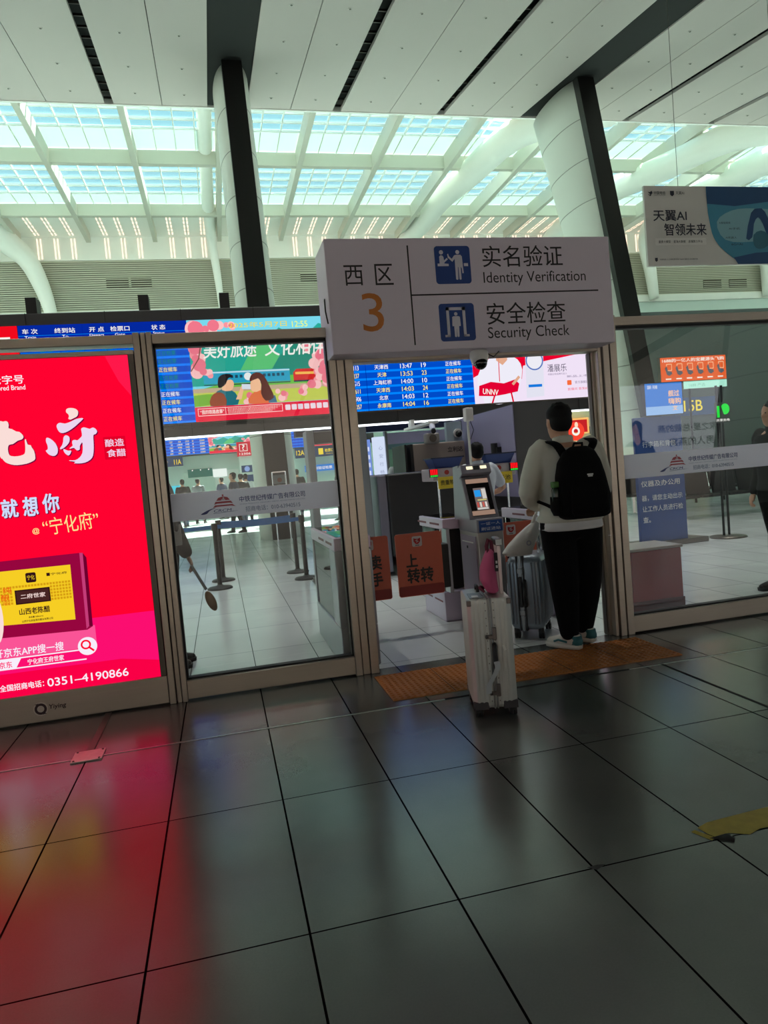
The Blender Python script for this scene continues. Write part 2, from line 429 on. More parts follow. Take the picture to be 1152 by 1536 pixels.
# curved ribs of the vault
RIBS = [
 [(-9.0, 48.6, 12.6), (-9.3, 48.4, 14.2), (-9.9, 47.9, 15.9), (-10.9, 46.8, 17.5), (-11.7, 44, 18.7), (-12.1, 39, 19.2)],
 [(1.25, 48.6, 12.6), (1.2, 48.4, 14.4), (1.05, 47.8, 16.4), (0.95, 46.2, 17.9), (0.9, 42, 18.4), (0.9, 36, 18.6), (0.9, 30, 18.5)],
 [(12.2, 48.6, 12.6), (12.7, 48.3, 14.6), (13.5, 47.6, 16.5), (14.3, 45.5, 17.7), (14.5, 41, 17.95), (14.8, 36.5, 17.7), (15.2, 32, 16.9), (15.6, 28, 15.8), (16.0, 25, 14.7)],
 [(23.0, 48.6, 12.6), (23.4, 48.3, 14.6), (24.1, 47.4, 16.6), (24.8, 44.5, 17.9), (25.0, 40, 18.0), (25.4, 35, 17.4), (25.8, 30, 16.2), (26.2, 25.5, 14.7)],
 [(33.0, 48.6, 12.6), (32.6, 48.3, 14.6), (31.8, 47.4, 16.6), (31.2, 44.5, 17.9), (31.0, 40, 18.0), (31.2, 35, 17.5), (31.5, 30, 16.4), (31.9, 25.5, 15.0)],
 [(43.0, 48.6, 12.6), (42.8, 48.3, 14.6), (42.2, 47.4, 16.6), (41.6, 44.5, 17.9), (41.4, 40, 18.0), (41.6, 35, 17.5), (41.9, 30, 16.4)],
]
for r in RIBS:
    r = [(x, y - 1.4 * max(0, min(1, (y - 40) / 8)), z - (.6 if z > 17 else 0)) for x, y, z in r]
    p = smoothpts(r, 4, False); n = len(p)
    rad = [(0.34 + 0.36 * min(1, i / (n * 0.55))) * (.5 if 0 < r[0][0] < 2 else 1) for i in range(n)]
    b = MB(); b.tube(p, rad, RW, 14); struct(b, 'trim_%d' % n_tr); n_tr += 1

# luminous strips along the vault edge
WARM = glow('warm lamp', (255, 224, 196), 1.6)
for i in range(len(BX) - 1):
    if not (-13 < BX[i] < 38): continue
    for k in (1, 2, 3):
        x = BX[i] + 3.95 * k / 4
        t = thing('strip_light', 'thin warm double light strip running down the far end of the vault', 'light strip', (x, WY - .03, 16.2), group='warm light strips at the vault end')
        b = MB()
        for dx in (-.1, .1): b.box(x + dx - .035, x + dx + .035, WY - .04, WY - .01, 16.25, 17.5, WARM)
        b.build('wall_strip', t)
        b = MB()
        for dx in (-.1, .1):
            for q in range(6):
                y = 43.7 + q * .62; z = 17.72
                b.box(x + dx - .04, x + dx + .04, y, y + .47, z - .13, z - .09, WARM)
        b.build('ceiling_strip', t)
        if -13 < x < 24:
            t = thing('strip_light', 'short warm twin lamp just before the near edge of the skylights', 'light strip', (x, 31.4, ZP), group='warm lamps at the near skylight edge')
            b = MB()
            for dx in (-.11, .11):
                for q in range(4): b.box(x + dx - .05, x + dx + .05, 31.4 - q * .7 - .5, 31.4 - q * .7, ZP - .08, ZP - .02, WARM)
            b.build('lamp', t)

# ------------------------------------------------------------------ leaning columns
CW = mat('column cladding', (214, 220, 212), 0.42, 0, 0.03, 0.6)
CWD = mat('column joint', (150, 154, 148), 0.6)
STRIPE = mat('column dark strip', (22, 23, 22), 0.45, 0, 0.2, 0.5)
def column(cx, y_top, lab, mirror=1):
    t = thing('column', lab, 'column', (cx, y_top - 2.2, 0), group='leaning columns under the soffit')
    zt = sz(y_top) + .05
    def yf(z): return y_top - 0.22 * (zt - z)
    def bb(z): return 0.75 + 0.82 * (z / zt) ** 1.3
    b = MB(); R = []
    n = 14
    for i in range(n + 1):
        z = zt * i / n; R.append((cx, yf(z) + bb(z), z, 0.50 + 0.03 * (1 - i / n), bb(z), 2.2, 0.0))
    b.loft(R, CW, 40)
    for i in range(1, 10):
        z = zt * i / 10
        b.loft([(cx, yf(z - .012) + bb(z), z - .012, .537 - .03 * z / zt, bb(z) + .006, 2.2), (cx, yf(z + .012) + bb(z), z + .012, .537 - .03 * z / zt, bb(z) + .006, 2.2)], CWD, 40)
    b.build('shaft', t)
    b = MB()
    vs = [(cx + sx, yf(z) + dy, z) for z in (0, zt) for sx in (-.27, .27) for dy in (-.08, .25)]
    b.faces(vs, [(0, 2, 3, 1), (4, 5, 7, 6), (0, 4, 6, 2), (1, 3, 7, 5), (0, 1, 5, 4), (2, 6, 7, 3)], STRIPE)
    z = zt * .56
    b.build('dark_strip', t)
column(1.4, 19.8, 'pale leaning column with a dark front strip, straight ahead behind the departures board')
column(11.9, 19.8, 'pale leaning column with a dark strip, behind the right end of the entrance sign')
column(22.4, 19.8, 'pale leaning column beyond the right edge, third along the row')
column(11.9, -3.2, 'pale leaning column outside, mirrored in the right glass panel')

# ------------------------------------------------------------------ outdoors behind the camera
OW = mat('outdoor darkened wall', (62, 60, 58), 0.7, 0, 0.05, 0.3)
b = MB(); b.box(-70, 90, -75, -74, 0, 16, OW)  # unseen wall, made tall and dark to hold sky light off the entrance
struct(b, 'wall_outside')
t = thing('fence', 'white railing at the far side of the forecourt, mirrored in the right glass', 'fence', (15, -40, 0))
b = MB(); b.box(-30, 70, -40.03, -39.97, 1.05, 1.12, WHITE); b.box(-30, 70, -40.03, -39.97, 0.15, 0.2, WHITE); b.build('rail', t)
b = MB()
for i in range(400): b.box(-30 + i * .25, -30 + i * .25 + .04, -40.02, -39.98, -0.02, 1.05, WHITE)
o = b.build('bars', t); o['kind'] = 'stuff'

# small recessed spots in the soffit
SPOT = mat('spot ring', (196, 190, 184), .4)
first = None
xs_ = [a for a in dark if -9 < a[0] < 26]
for (p0, p1) in zip(xs_, xs_[1:]):
    xm = (p0[1] + p1[0]) / 2
    if p1[0] - p0[1] < 1: continue
    for y_ in (14.6, 16.6, 18.4, 20.3, 22.1):
        if first is None:
            first = thing('ceiling_spot', 'small round recessed spot in the white soffit', 'ceiling light', (xm, y_, sz(y_)), group='recessed spots in the soffit')
            q_ = MB(); q_.cyl((0, 0, .004), (0, 0, -.012), .055, .05, SPOT, 14); q_.build('ring', first, True)
            q_ = MB(); q_.cyl((0, 0, -.011), (0, 0, -.016), .028, None, mat('spot lens', (120, 116, 110), .2), 12); q_.build('lens', first, True)
        else: dup(first, (xm, y_, sz(y_)))

# fill lamps added above the frame to brighten the security hall floor
FILL_LAMP = glow('fill_downlight', (255, 250, 240), 6.0)
for y_ in (7.6, 10.4):
    for xm in (-5.0, -1.2, 2.9, 6.0, 9.2):
        t = thing('fill_downlight', 'round fill lamp added in the soffit to brighten the security hall', 'ceiling light', (xm, y_, sz(y_)), group='added fill lamps over the security hall')
        q_ = MB(); q_.cyl((0, 0, .01), (0, 0, -.03), .17, .16, WHITE, 20); q_.build('housing', t, True)
        q_ = MB(); q_.cyl((0, 0, -.03), (0, 0, -.036), .14, None, FILL_LAMP, 20); q_.build('lens', t, True)
        ld = bpy.data.lights.new('fill_downlight', 'SPOT'); ld.energy = 470; ld.spot_size = math.radians(52); ld.spot_blend = .6; ld.shadow_soft_size = .12; ld.color = (1.0, .98, .95)
        lo = bpy.data.objects.new('fill_downlight_lamp', ld); COL.objects.link(lo); lo.parent = t; lo.location = (0, 0, -.05)
# ================================================================== GLAZED FRONT
GASK = mat('gasket', (10, 10, 10), 0.6)
def post(name, xs, z1, y0=4.76, y1=4.92):
    b = MB()
    for x0, x1, dy in xs: b.box(x0, x1, y0 + dy, y1, 0, z1, STEEL if dy < .03 else STEELD, 0.003, 1)
    return struct(b, name)
post('trim_51', [(-.448, -.408, .0), (-.408, -.402, .05), (-.402, -.372, .01), (-.372, -.368, .05), (-.368, -.333, 0)], 2.42)
post('trim_52', [(.803, .85, 0), (.85, .855, .05), (.855, .905, .012), (.905, .91, .05), (.91, .968, 0)], 2.42)
post('trim_53', [(2.835, .0 + 2.862, .02), (2.862, 2.868, .06), (2.868, 2.918, 0), (2.918, 2.928, .06), (2.928, 2.985, 0)], 2.42)
b = MB(); b.box(.968, 2.835, 4.78, 4.9, 2.165, 2.43, STEEL, .004, 1); struct(b, 'trim_54')
b = MB(); b.box(2.818, 2.835, 4.84, 4.93, 0, 2.165, STEEL); b.box(2.808, 2.818, 4.86, 4.90, 0, 2.165, STEELD)
struct(b, 'door_1')

def sticker(parent, ox):
    """frosted company strip on a pane; ox shifts the artwork along the wall"""
    BL = mat('sticker navy', (66, 74, 128), 0.5); RD = mat('sticker red', (188, 84, 92), 0.5); GR = mat('sticker grey', (140, 146, 170), 0.5); LT = mat('sticker light', (214, 205, 212), 0.5)
    y = 4.787
    b = MB()
    b.text('中铁世纪传媒广告有限公司', .121 + ox, .561 + ox, 1.281, 1.32, y, BL, 0.012)
    b.text('CHINA RAILWAY CENTURY MEDIA ADVERTISING CO.,LTD.', .121 + ox, .561 + ox, 1.263, 1.270, y, GR)
    b.text('招商电话：010-63940515', .156 + ox, .523 + ox, 1.214, 1.249, y, GR, 0.006)
    c = .015 + ox
    b.poly([(c - .045, 1.303), (c - .03, 1.322), (c, 1.33), (c + .03, 1.322), (c + .045, 1.303)], y, RD)
    b.disc(c, 1.337, .006, .006, y, RD, 10)
    b.rect(c - .012, c + .014, 1.304, 1.311, y - .001, LT); b.disc(c + .003, 1.318, .006, .006, y - .001, LT, 10)
    b.poly([(c - .06, 1.279), (c - .05, 1.297), (c + .05, 1.297), (c + .062, 1.279), (c + .04, 1.284), (c - .04, 1.284)], y, RD)
    b.poly([(c - .07, 1.258), (c - .055, 1.274), (c + .058, 1.274), (c + .078, 1.258), (c + .05, 1.264), (c - .04, 1.264)], y, RD)
    b.poly(smoothpts([(c - .152, 1.222), (c - .10, 1.247), (c - .05, 1.258), (c - .09, 1.243), (c - .115, 1.222)], 3), y, BL)
    b.text('CRCM', c - .066, c + .048, 1.228, 1.246, y, BL, 0.01, 0, .25)
    b.poly([(c - .07, 1.222), (c + .10, 1.229), (c + .05, 1.224), (c - .07, 1.219)], y, GR)
    b.build('lettering', parent)
def bay(name, x0, x1, ox):
    b = MB(); b.box(x0, x1, 4.77, 4.9, 2.345, 2.41, STEEL, .004, 1); b.box(x0, x1, 4.77, 4.9, .012, .135, STEEL, .004, 1)
    b.box(x0, x1, 4.80, 4.86, .135, .147, GASK); b.box(x0, x1, 4.80, 4.86, 2.325, 2.345, GASK); b.box(x0, x0 + .014, 4.80, 4.86, .135, 2.345, GASK); b.box(x1 - .012, x1, 4.80, 4.86, .135, 2.345, GASK)
    o = struct(b, name)
    g = MB(); g.box(x0 + .01, x1 - .01, 4.805, 4.817, .14, 2.34, GLASS); g.build('glass', o)
    s = MB(); s.box(x0 + .014, x1 - .012, 4.79, 4.80, 1.19, 1.372, sheet('frosted film', (.8, .83, .85), .04, .3, .1, (250, 248, 255), .95)); st = s.build('frosted_strip', o)
    return o
w1 = bay('window_1', -.333, .803, 0); sticker(w1, 0)
w2 = bay('window_2', 2.985, 4.6, 3.44); sticker(w2, 3.44)
post('trim_55', [(4.6, 4.65, 0), (4.65, 4.7, .01)], 2.42)
w3 = bay('window_99', 4.7, 6.4, 5.2); sticker(w3, 5.2)
b = MB(); b.box(-2.4, -.448, 4.77, 4.9, 2.35, 2.41, STEEL, .004, 1); struct(b, 'trim_56')

# ------------------------------------------------------------------ advertising light box
t = thing('advertising_light_box', 'large red lit vinegar advert in a steel frame, left of the glazing', 'advert', (-1.4, 4.85, 0))
RED = glow('ad red', (255, 2, 48), 1.0); REDL = glow('ad light red', (255, 24, 74), 1.0); REDD = glow('ad deep red', (226, 0, 40)); PINK = glow('ad magenta', (252, 14, 112)); PINKL = glow('ad pink', (250, 84, 150))
CREAM = glow('ad cream', (250, 222, 216)); LILAC = glow('ad lilac', (236, 214, 240)); PALEB = glow('ad pale blue', (206, 220, 250)); GOLDT = glow('ad gold text', (250, 226, 150)); WHT = glow('ad white', (248, 238, 250)); SHD = glow('ad shadow', (120, 0, 60))
b = MB()
b.box(-2.4, -.45, 4.80, 4.93, 0.0, 2.31, STEELD)
b.box(-2.4, -.452, 4.77, 4.81, 2.284, 2.315, STEEL, .003, 1); b.box(-.49, -.452, 4.77, 4.81, .19, 2.29, STEELD, .003, 1)
b.build('frame', t)
b = MB(); b.box(-2.4, -.452, 4.765, 4.81, 0.012, .19, STEEL, .003, 1)
DK = mat('logo brown', (52, 28, 36), 0.5); KH = mat('logo halo', (210, 200, 190), .5)
bp = b.build('base_panel', t)
b = MB()
y = 4.763
def ring(b, cx, cz, r0, r1, y, m, n=28):
    for i in range(n):
        a, c = 2 * math.pi * i / n, 2 * math.pi * (i + 1) / n
        b.poly([(cx + r0 * math.cos(a), cz + r0 * math.sin(a)), (cx + r1 * math.cos(a), cz + r1 * math.sin(a)), (cx + r1 * math.cos(c), cz + r1 * math.sin(c)), (cx + r0 * math.cos(c), cz + r0 * math.sin(c))], y, m)
ring(b, -1.228, .094, 0, .044, y, KH); ring(b, -1.228, .094, .021, .036, y - .001, DK)
b.poly([(-1.262, .128), (-1.25, .12), (-1.235, .134), (-1.25, .128)], y - .001, DK); b.poly([(-1.195, .06), (-1.206, .07), (-1.22, .056), (-1.208, .06)], y - .001, DK)
b.text('Yiying', -1.181, -1.078, .078, .116, y, DK, .02, 0, .12)
b.build('maker_logo', t)
b = MB()
Y0 = 4.775
b.rect(-2.4, -.49, .19, 2.286, Y0 + .01, RED)
b.rect(-2.4, -.49, .19, .627, Y0 + .007, PINK)
b.rect(-1.5, -.86, .44, .58, Y0 + .006, PINKL)
b.poly([(-.49, 2.286), (-.63, 2.286), (-.56, 2.12), (-.49, 2.02)], Y0 + .007, REDL)
b.poly([(-.49, .19), (-2.4, .19), (-2.4, .34), (-.72, .34), (-.49, .30)], Y0 + .006, glow('ad red low', (250, 0, 70)))
b.text('中华老字号', -1.43, -1.114, 2.135, 2.19, Y0, WHT, .02)
b.text('China Time-honored Brand', -1.50, -1.11, 2.098, 2.128, Y0, WHT, .015)
GL = [
 [(-0.891, 1.951), (-0.886, 1.963), (-0.871, 1.968), (-0.852, 1.967), (-0.834, 1.961), (-0.821, 1.947), (-0.822, 1.928), (-0.83, 1.913), (-0.848, 1.904), (-0.87, 1.895), (-0.882, 1.903), (-0.877, 1.914), (-0.879, 1.929), (-0.889, 1.94)],
 [(-0.955, 1.853), (-0.95, 1.872), (-0.932, 1.88), (-0.905, 1.873), (-0.872, 1.882), (-0.837, 1.897), (-0.799, 1.901), (-0.798, 1.892), (-0.824, 1.87), (-0.854, 1.846), (-0.889, 1.825), (-0.922, 1.814), (-0.943, 1.823)],
 [(-1.026, 1.777), (-1.022, 1.79), (-1.011, 1.791), (-0.991, 1.777), (-0.972, 1.752), (-0.963, 1.723), (-0.966, 1.694), (-0.98, 1.678), (-0.996, 1.676), (-1.017, 1.686), (-1.032, 1.707), (-1.032, 1.713), (-1.021, 1.721), (-1.02, 1.744), (-1.025, 1.762)],
 [(-0.923, 1.784), (-0.913, 1.798), (-0.9, 1.798), (-0.888, 1.787), (-0.888, 1.767), (-0.897, 1.747), (-0.921, 1.725), (-0.944, 1.714), (-0.949, 1.722), (-0.936, 1.738), (-0.927, 1.761)],
 [(-0.931, 1.711), (-0.925, 1.714), (-0.904, 1.702), (-0.886, 1.702), (-0.889, 1.688), (-0.902, 1.672), (-0.915, 1.678), (-0.927, 1.694)],
 [(-0.894, 1.717), (-0.874, 1.731), (-0.875, 1.745), (-0.872, 1.763), (-0.856, 1.767), (-0.843, 1.763), (-0.828, 1.774), (-0.813, 1.79), (-0.813, 1.817), (-0.813, 1.834), (-0.799, 1.842), (-0.781, 1.837), (-0.762, 1.83), (-0.745, 1.837), (-0.729, 1.829), (-0.72, 1.81), (-0.732, 1.794), (-0.745, 1.789), (-0.748, 1.748), (-0.751, 1.707), (-0.76, 1.66), (-0.779, 1.635), (-0.811, 1.62), (-0.844, 1.617), (-0.877, 1.621), (-0.868, 1.629), (-0.897, 1.636), (-0.902, 1.642), (-0.869, 1.639), (-0.84, 1.655), (-0.821, 1.683), (-0.815, 1.723), (-0.815, 1.747), (-0.823, 1.741), (-0.832, 1.725), (-0.835, 1.704), (-0.852, 1.7), (-0.867, 1.717), (-0.886, 1.714)],
 [(-1.357, 1.917), (-1.269, 1.912), (-1.259, 1.908), (-1.243, 1.911), (-1.231, 1.903), (-1.228, 1.883), (-1.231, 1.866), (-1.212, 1.859), (-1.19, 1.843), (-1.172, 1.839), (-1.155, 1.818), (-1.153, 1.803), (-1.163, 1.792), (-1.188, 1.785), (-1.216, 1.767), (-1.24, 1.763), (-1.248, 1.738), (-1.246, 1.709), (-1.235, 1.694), (-1.198, 1.69), (-1.165, 1.697), (-1.153, 1.711), (-1.148, 1.748), (-1.147, 1.785), (-1.14, 1.791), (-1.133, 1.758), (-1.117, 1.753), (-1.111, 1.737), (-1.1, 1.713), (-1.098, 1.669), (-1.114, 1.653), (-1.15, 1.64), (-1.204, 1.635), (-1.24, 1.642), (-1.27, 1.658), (-1.288, 1.684), (-1.299, 1.702)],
]
for i, g in enumerate(GL):
    p = smoothpts(g, 2)
    b.poly([(x + .005, z - .006) for x, z in p], Y0 + .002, SHD)
    b.poly(p, Y0, CREAM if i in (0, 6) else LILAC)
b.text('亻', -1.52, -1.38, 1.64, 1.93, Y0, CREAM, .06); b.text('宁', -1.96, -1.62, 1.63, 1.96, Y0, CREAM, .06); 
b.rrect(-.69, -.556, 1.628, 1.772, .006, Y0 + .003, REDD)
b.text('酿造', -.681, -.566, 1.708, 1.757, Y0, LILAC, .02); b.text('食醋', -.676, -.562, 1.643, 1.692, Y0, LILAC, .02)
for ch, a, e, z0, z1 in (('就', -1.326, -1.228, 1.312, 1.43), ('想', -1.202, -1.112, 1.312, 1.435), ('你', -1.088, -.988, 1.32, 1.444)):
    b.text(ch, a + .004, e + .004, z0 - .005, z1 - .005, Y0 + .002, SHD, .05); b.text(ch, a, e, z0, z1, Y0, PALEB, .04)
b.text('@', -1.162, -1.122, 1.195, 1.235, Y0, GOLDT, .02)
b.text('“宁化府”', -1.10, -.768, 1.19, 1.30, Y0, GOLDT, .0, 4)
# boxed product picture
BX1 = glow('box crimson', (150, 6, 62)); BX2 = glow('box light crimson', (196, 60, 120)); BX3 = glow('box dark crimson', (110, 0, 46)); YEL = glow('box yellow', (246, 206, 36)); YELD = glow('box ochre', (214, 158, 20)); BRN = glow('box brown', (48, 20, 24)); ORN = glow('box orange', (236, 96, 20))
b.poly([(-1.62, 1.045), (-.894, 1.052), (-.868, 1.02), (-.872, .575), (-.906, .556), (-1.66, .575)], Y0 + .005, BX1)
b.poly([(-.905, 1.052), (-.885, 1.05), (-.893, .58), (-.911, .562)], Y0 + .004, BX2)
b.poly([(-.885, 1.05), (-.866, 1.018), (-.872, .575), (-.893, .58)], Y0 + .004, BX3)
b.poly([(-1.6, .985), (-.966, .984), (-.97, .632), (-1.62, .655)], Y0 + .003, YEL)
random.seed(3)
for i in range(26):
    for j in range(6):
        x = -1.44 + i * .018; z = .772 + j * .02
        if -1.315 < x < -1.105 and z < .87: continue
        b.rect(x, x + .013, z, z + .014, Y0 + .002, YELD)
b.rect(-1.304, -1.10, .767, .858, Y0 + .001, BRN); b.rect(-1.296, -1.108, .775, .85, Y0, glow('plate', (70, 36, 34)))
b.text('二府世家', -1.272, -1.128, .80, .83, Y0 - .001, CREAM, .02)
b.rrect(-1.232, -1.172, .898, .96, .01, Y0 + .001, BRN); b.text('宁化', -1.224, -1.18, .915, .945, Y0, YEL)
b.text('纯酿造', -1.375, -1.335, .77, .80, Y0, ORN); b.text('纯', -1.37, -1.32, .845, .885, Y0, ORN, .02); b.text('酿', -1.385, -1.335, .80, .84, Y0, ORN, .02)
b.text('山西老陈醋', -1.29, -1.112, .70, .742, Y0, BRN, .03)
b.text('净含量 500mL×6', -1.24, -1.155, .675, .687, Y0, BRN, .02); b.text('山西宁化府益源庆醋业有限公司', -1.28, -1.10, .652, .666, Y0, BRN, .01)
b.text('宁化府', -1.085, -.99, .93, .945, Y0, BRN, .02); b.rect(-1.11, -1.09, .927, .947, Y0, BRN)
b.disc(-1.44, .70, .055, .17, Y0 + .001, CREAM)
b.text('打开京东APP搜一搜', -1.512, -1.056, .446, .503, Y0, WHT, .015)
b.rect(-1.6, -.92, .429, .437, Y0 + .001, WHT); b.rect(-1.6, -.93, .366, .374, Y0 + .001, WHT); b.poly([(-1.6, .43), (-1.31, .43), (-1.345, .37), (-1.6, .37)], Y0 + .002, WHT)
b.text('京东', -1.44, -1.365, .378, .42, Y0, PINK, .02); b.text('宁化府王府世家', -1.275, -1.062, .382, .418, Y0, WHT, .02)
b.disc(-.916, .452, .058, .058, Y0 + .001, WHT, 32); ring(b, -.925, .463, .02, .031, Y0, RED); b.stroke([(-.905, .442), (-.882, .42)], .012, Y0, RED)
b.text('全国招商电话：', -1.452, -1.195, .232, .275, Y0, WHT, .02); b.text('0351–4190866', -1.175, -.687, .226, .278, Y0, WHT, .02)
b.build('screen', t)

# ------------------------------------------------------------------ sign over the doorway
t = thing('entrance_sign', 'white box sign for identity verification and security check above the doorway', 'sign', (1.82, 4.72, 2.185))
SW = mat('sign white', (232, 222, 236), 0.45, 0, 0.02, 1.5); SK = mat('sign black', (24, 20, 28), 0.5); SO = mat('sign orange', (206, 122, 44), 0.5); SB = mat('sign blue', (20, 64, 140), 0.5); SI = mat('icon white', (226, 224, 236), 0.5)
b = MB(); b.box(.80, 2.848, 4.555, 4.95, 2.186, 2.93, SW, .006, 2); b.build('cabinet', t)
b = MB(); b.tube([(.796, 4.62, 2.40), (.785, 4.62, 2.48), (.79, 4.65, 2.56), (.80, 4.7, 2.58)], .005, BLACK, 6); b.build('cable', t)
b = MB(); y = 4.552
b.rect(.815, 2.842, 2.192, 2.925, y + .001, SW)
b.text('西', .916, 1.042, 2.626, 2.757, y, SK, .004); b.text('区', 1.122, 1.245, 2.625, 2.762, y, SK, .004)
b.text('3', 1.016, 1.159, 2.325, 2.575, y, SO, .0)
b.rect(1.353, 1.363, 2.225, 2.88, y, SK); b.rect(1.363, 2.738, 2.549, 2.559, y, SK)
b.text('实名验证', 1.881, 2.476, 2.728, 2.872, y, SK, .004); b.text('Identity Verification', 1.879, 2.646, 2.6, 2.697, y, SK)
b.text('安全检查', 1.882, 2.471, 2.34, 2.488, y, SK, .004); b.text('Security Check', 1.882, 2.493, 2.225, 2.324, y, SK)
b.build('face', t)
def icon(x0, z0, shapes, bars):
    b = MB(); s = .251
    b.rrect(x0, x0 + s, z0, z0 + s, .022, y, SB, .0)
    q = lambda p: (x0 + p[0] * s, z0 + s - p[1] * s)
    for sh in shapes: b.poly([q(p) for p in sh], y - .0015, SI)
    for (cx, cz, r) in bars: b.disc(x0 + cx * s, z0 + s - cz * s, r * s, r * s, y - .0015, SI)
    b.build('pictogram', t)
icon(1.541, 2.622, [
    [(.13, .28), (.17, .24), (.22, .25), (.25, .29), (.26, .38), (.34, .31), (.37, .35), (.27, .43), (.26, .46), (.38, .47), (.38, .53), (.07, .53), (.07, .46), (.13, .46)],
    [(.36, .22), (.385, .2), (.405, .27), (.48, .34), (.55, .25), (.60, .235), (.73, .235), (.77, .28), (.78, .55), (.79, .72), (.75, .73), (.745, .6), (.715, .55), (.715, .88), (.69, .90), (.655, .88), (.65, .56), (.635, .56), (.625, .88), (.60, .90), (.56, .88), (.56, .34), (.49, .42), (.37, .31)],
    [(.81, .46), (.93, .46), (.93, .54), (.81, .54)]], [(.19, .165, .058), (.65, .165, .055)])
icon(1.5415, 2.2405, [
    [(.2, .1), (.74, .1), (.74, .18), (.2, .18)], [(.2, .1), (.28, .1), (.28, .88), (.2, .88)], [(.66, .1), (.74, .1), (.74, .88), (.66, .88)],
    [(.13, .83), (.27, .83), (.27, .89), (.13, .89)], [(.67, .83), (.82, .83), (.82, .89), (.67, .89)],
    [(.36, .36), (.40, .34), (.54, .34), (.58, .36), (.59, .6), (.555, .61), (.54, .6), (.53, .88), (.50, .90), (.475, .88), (.47, .64), (.46, .88), (.43, .90), (.40, .88), (.40, .6), (.36, .61), (.35, .58)]],
    [(.47, .28, .048)])
# dome camera under the sign
t = thing('dome_camera', 'small white dome camera under the entrance sign', 'camera', (1.83, 4.62, 2.10))
PW = mat('camera white', (225, 222, 220), 0.35)
b = MB(); b.lathe([(.0, .085), (.05, .083), (.062, .07), (.066, .04), (.056, .0), (.045, -.02)], (1.83, 4.62, 2.10), PW, 24); b.build('housing', t)
b = MB(); b.ball((1.83, 4.60, 2.092), .046, mat('camera dome', (18, 18, 22), .08), 20); b.build('lens', t)
b = MB(); b.tube([(1.87, 4.62, 2.17), (1.93, 4.6, 2.13), (1.98, 4.62, 2.17)], .004, BLACK, 6); b.build('cable', t)

# ------------------------------------------------------------------ floor fittings outside
b = MB(); AL = mat('floor strip metal', (190, 192, 190), .3, .9, .15, 9)
b.box(-6, 1.2, 4.0, 4.012, 0, .003, AL); b.box(1.2, 2.45, 4.0, 4.012, 0, .002, BLACKM); b.box(2.45, 6, 4.0, 4.010, 0, .002, AL); b.box(-6, 8, 4.013, 4.018, 0, .0015, BLACKM); struct(b, 'trim_57')
b = MB(); b.box(2.68, 2.695, -1, 4.0, 0, .0025, BLACKM); struct(b, 'trim_58')
t = thing('cable_cover', 'flat metal cable cover and plate screwed to the floor before the red advert', 'floor plate', (-.83, 4.03, 0))
PL = mat('floor plate metal', (205, 195, 190), .35, .6, .2, 30)
b = MB(); b.box(-.908, -.748, 3.945, 4.10, 0, .008, PL, .002, 1); b.build('plate', t)
b = MB(); b.box(-.852, -.812, 4.10, 4.77, 0, .006, STEELD, .002, 1); b.build('strip', t)
b = MB()
for x in (-.893, -.763):
    for yy in (3.96, 4.085): b.cyl((x, yy, .008), (x, yy, .011), .006, None, BLACK, 10)
b.build('screws', t)
b = MB(); TY = mat('tactile orange', (176, 106, 44), .5, 0, .22, 5)
b.box(.908, 2.925, 4.12, 4.67, 0, .006, TY)
nx = 50; ny = 14
for i in range(nx):
    for j in range(ny):
        x = .928 + i * (1.98 / (nx - 1)); yy = 4.14 + j * (.51 / (ny - 1))
        b.lathe([(.013, 0), (.009, .005), (.004, .0055)], (x, yy, .006), TY, 8)
for x in (1.31, 1.715, 2.12, 2.525): b.box(x - .002, x + .002, 4.12, 4.67, .006, .0065, BLACKM)
tag(b.build('tactile_mat'), 'studded orange tactile mat on the floor across the doorway', 'mat')
b = MB(); YT = mat('yellow tape', (176, 160, 62), .55, 0, .3, 22)
def flat(b, pts, z, m): b.faces([(x, y, z) for x, y in pts], [tuple(range(len(pts)))], m)
flat(b, [(1.585, 2.205), (1.64, 2.225), (1.74, 2.23), (1.98, 2.24), (1.99, 2.135), (1.86, 2.115), (1.78, 2.12), (1.72, 2.10), (1.66, 2.135), (1.60, 2.13), (1.59, 2.16)], .002, YT)
flat(b, [(1.545, 2.19), (1.565, 2.195), (1.60, 2.125), (1.575, 2.115)], .002, YT)
tag(b.build('yellow_tape'), 'torn yellow warning tape stuck over a broken floor tile', 'tape')
b = MB(); flat(b, [(1.575, 2.13), (1.65, 2.135), (1.66, 2.10), (1.635, 2.075), (1.61, 2.10)], .0025, BLACKM); flat(b, [(1.09, 2.125), (1.115, 2.10), (1.16, 2.12), (1.13, 2.128)], .0015, BLACKM)
struct(b, 'trim_59')
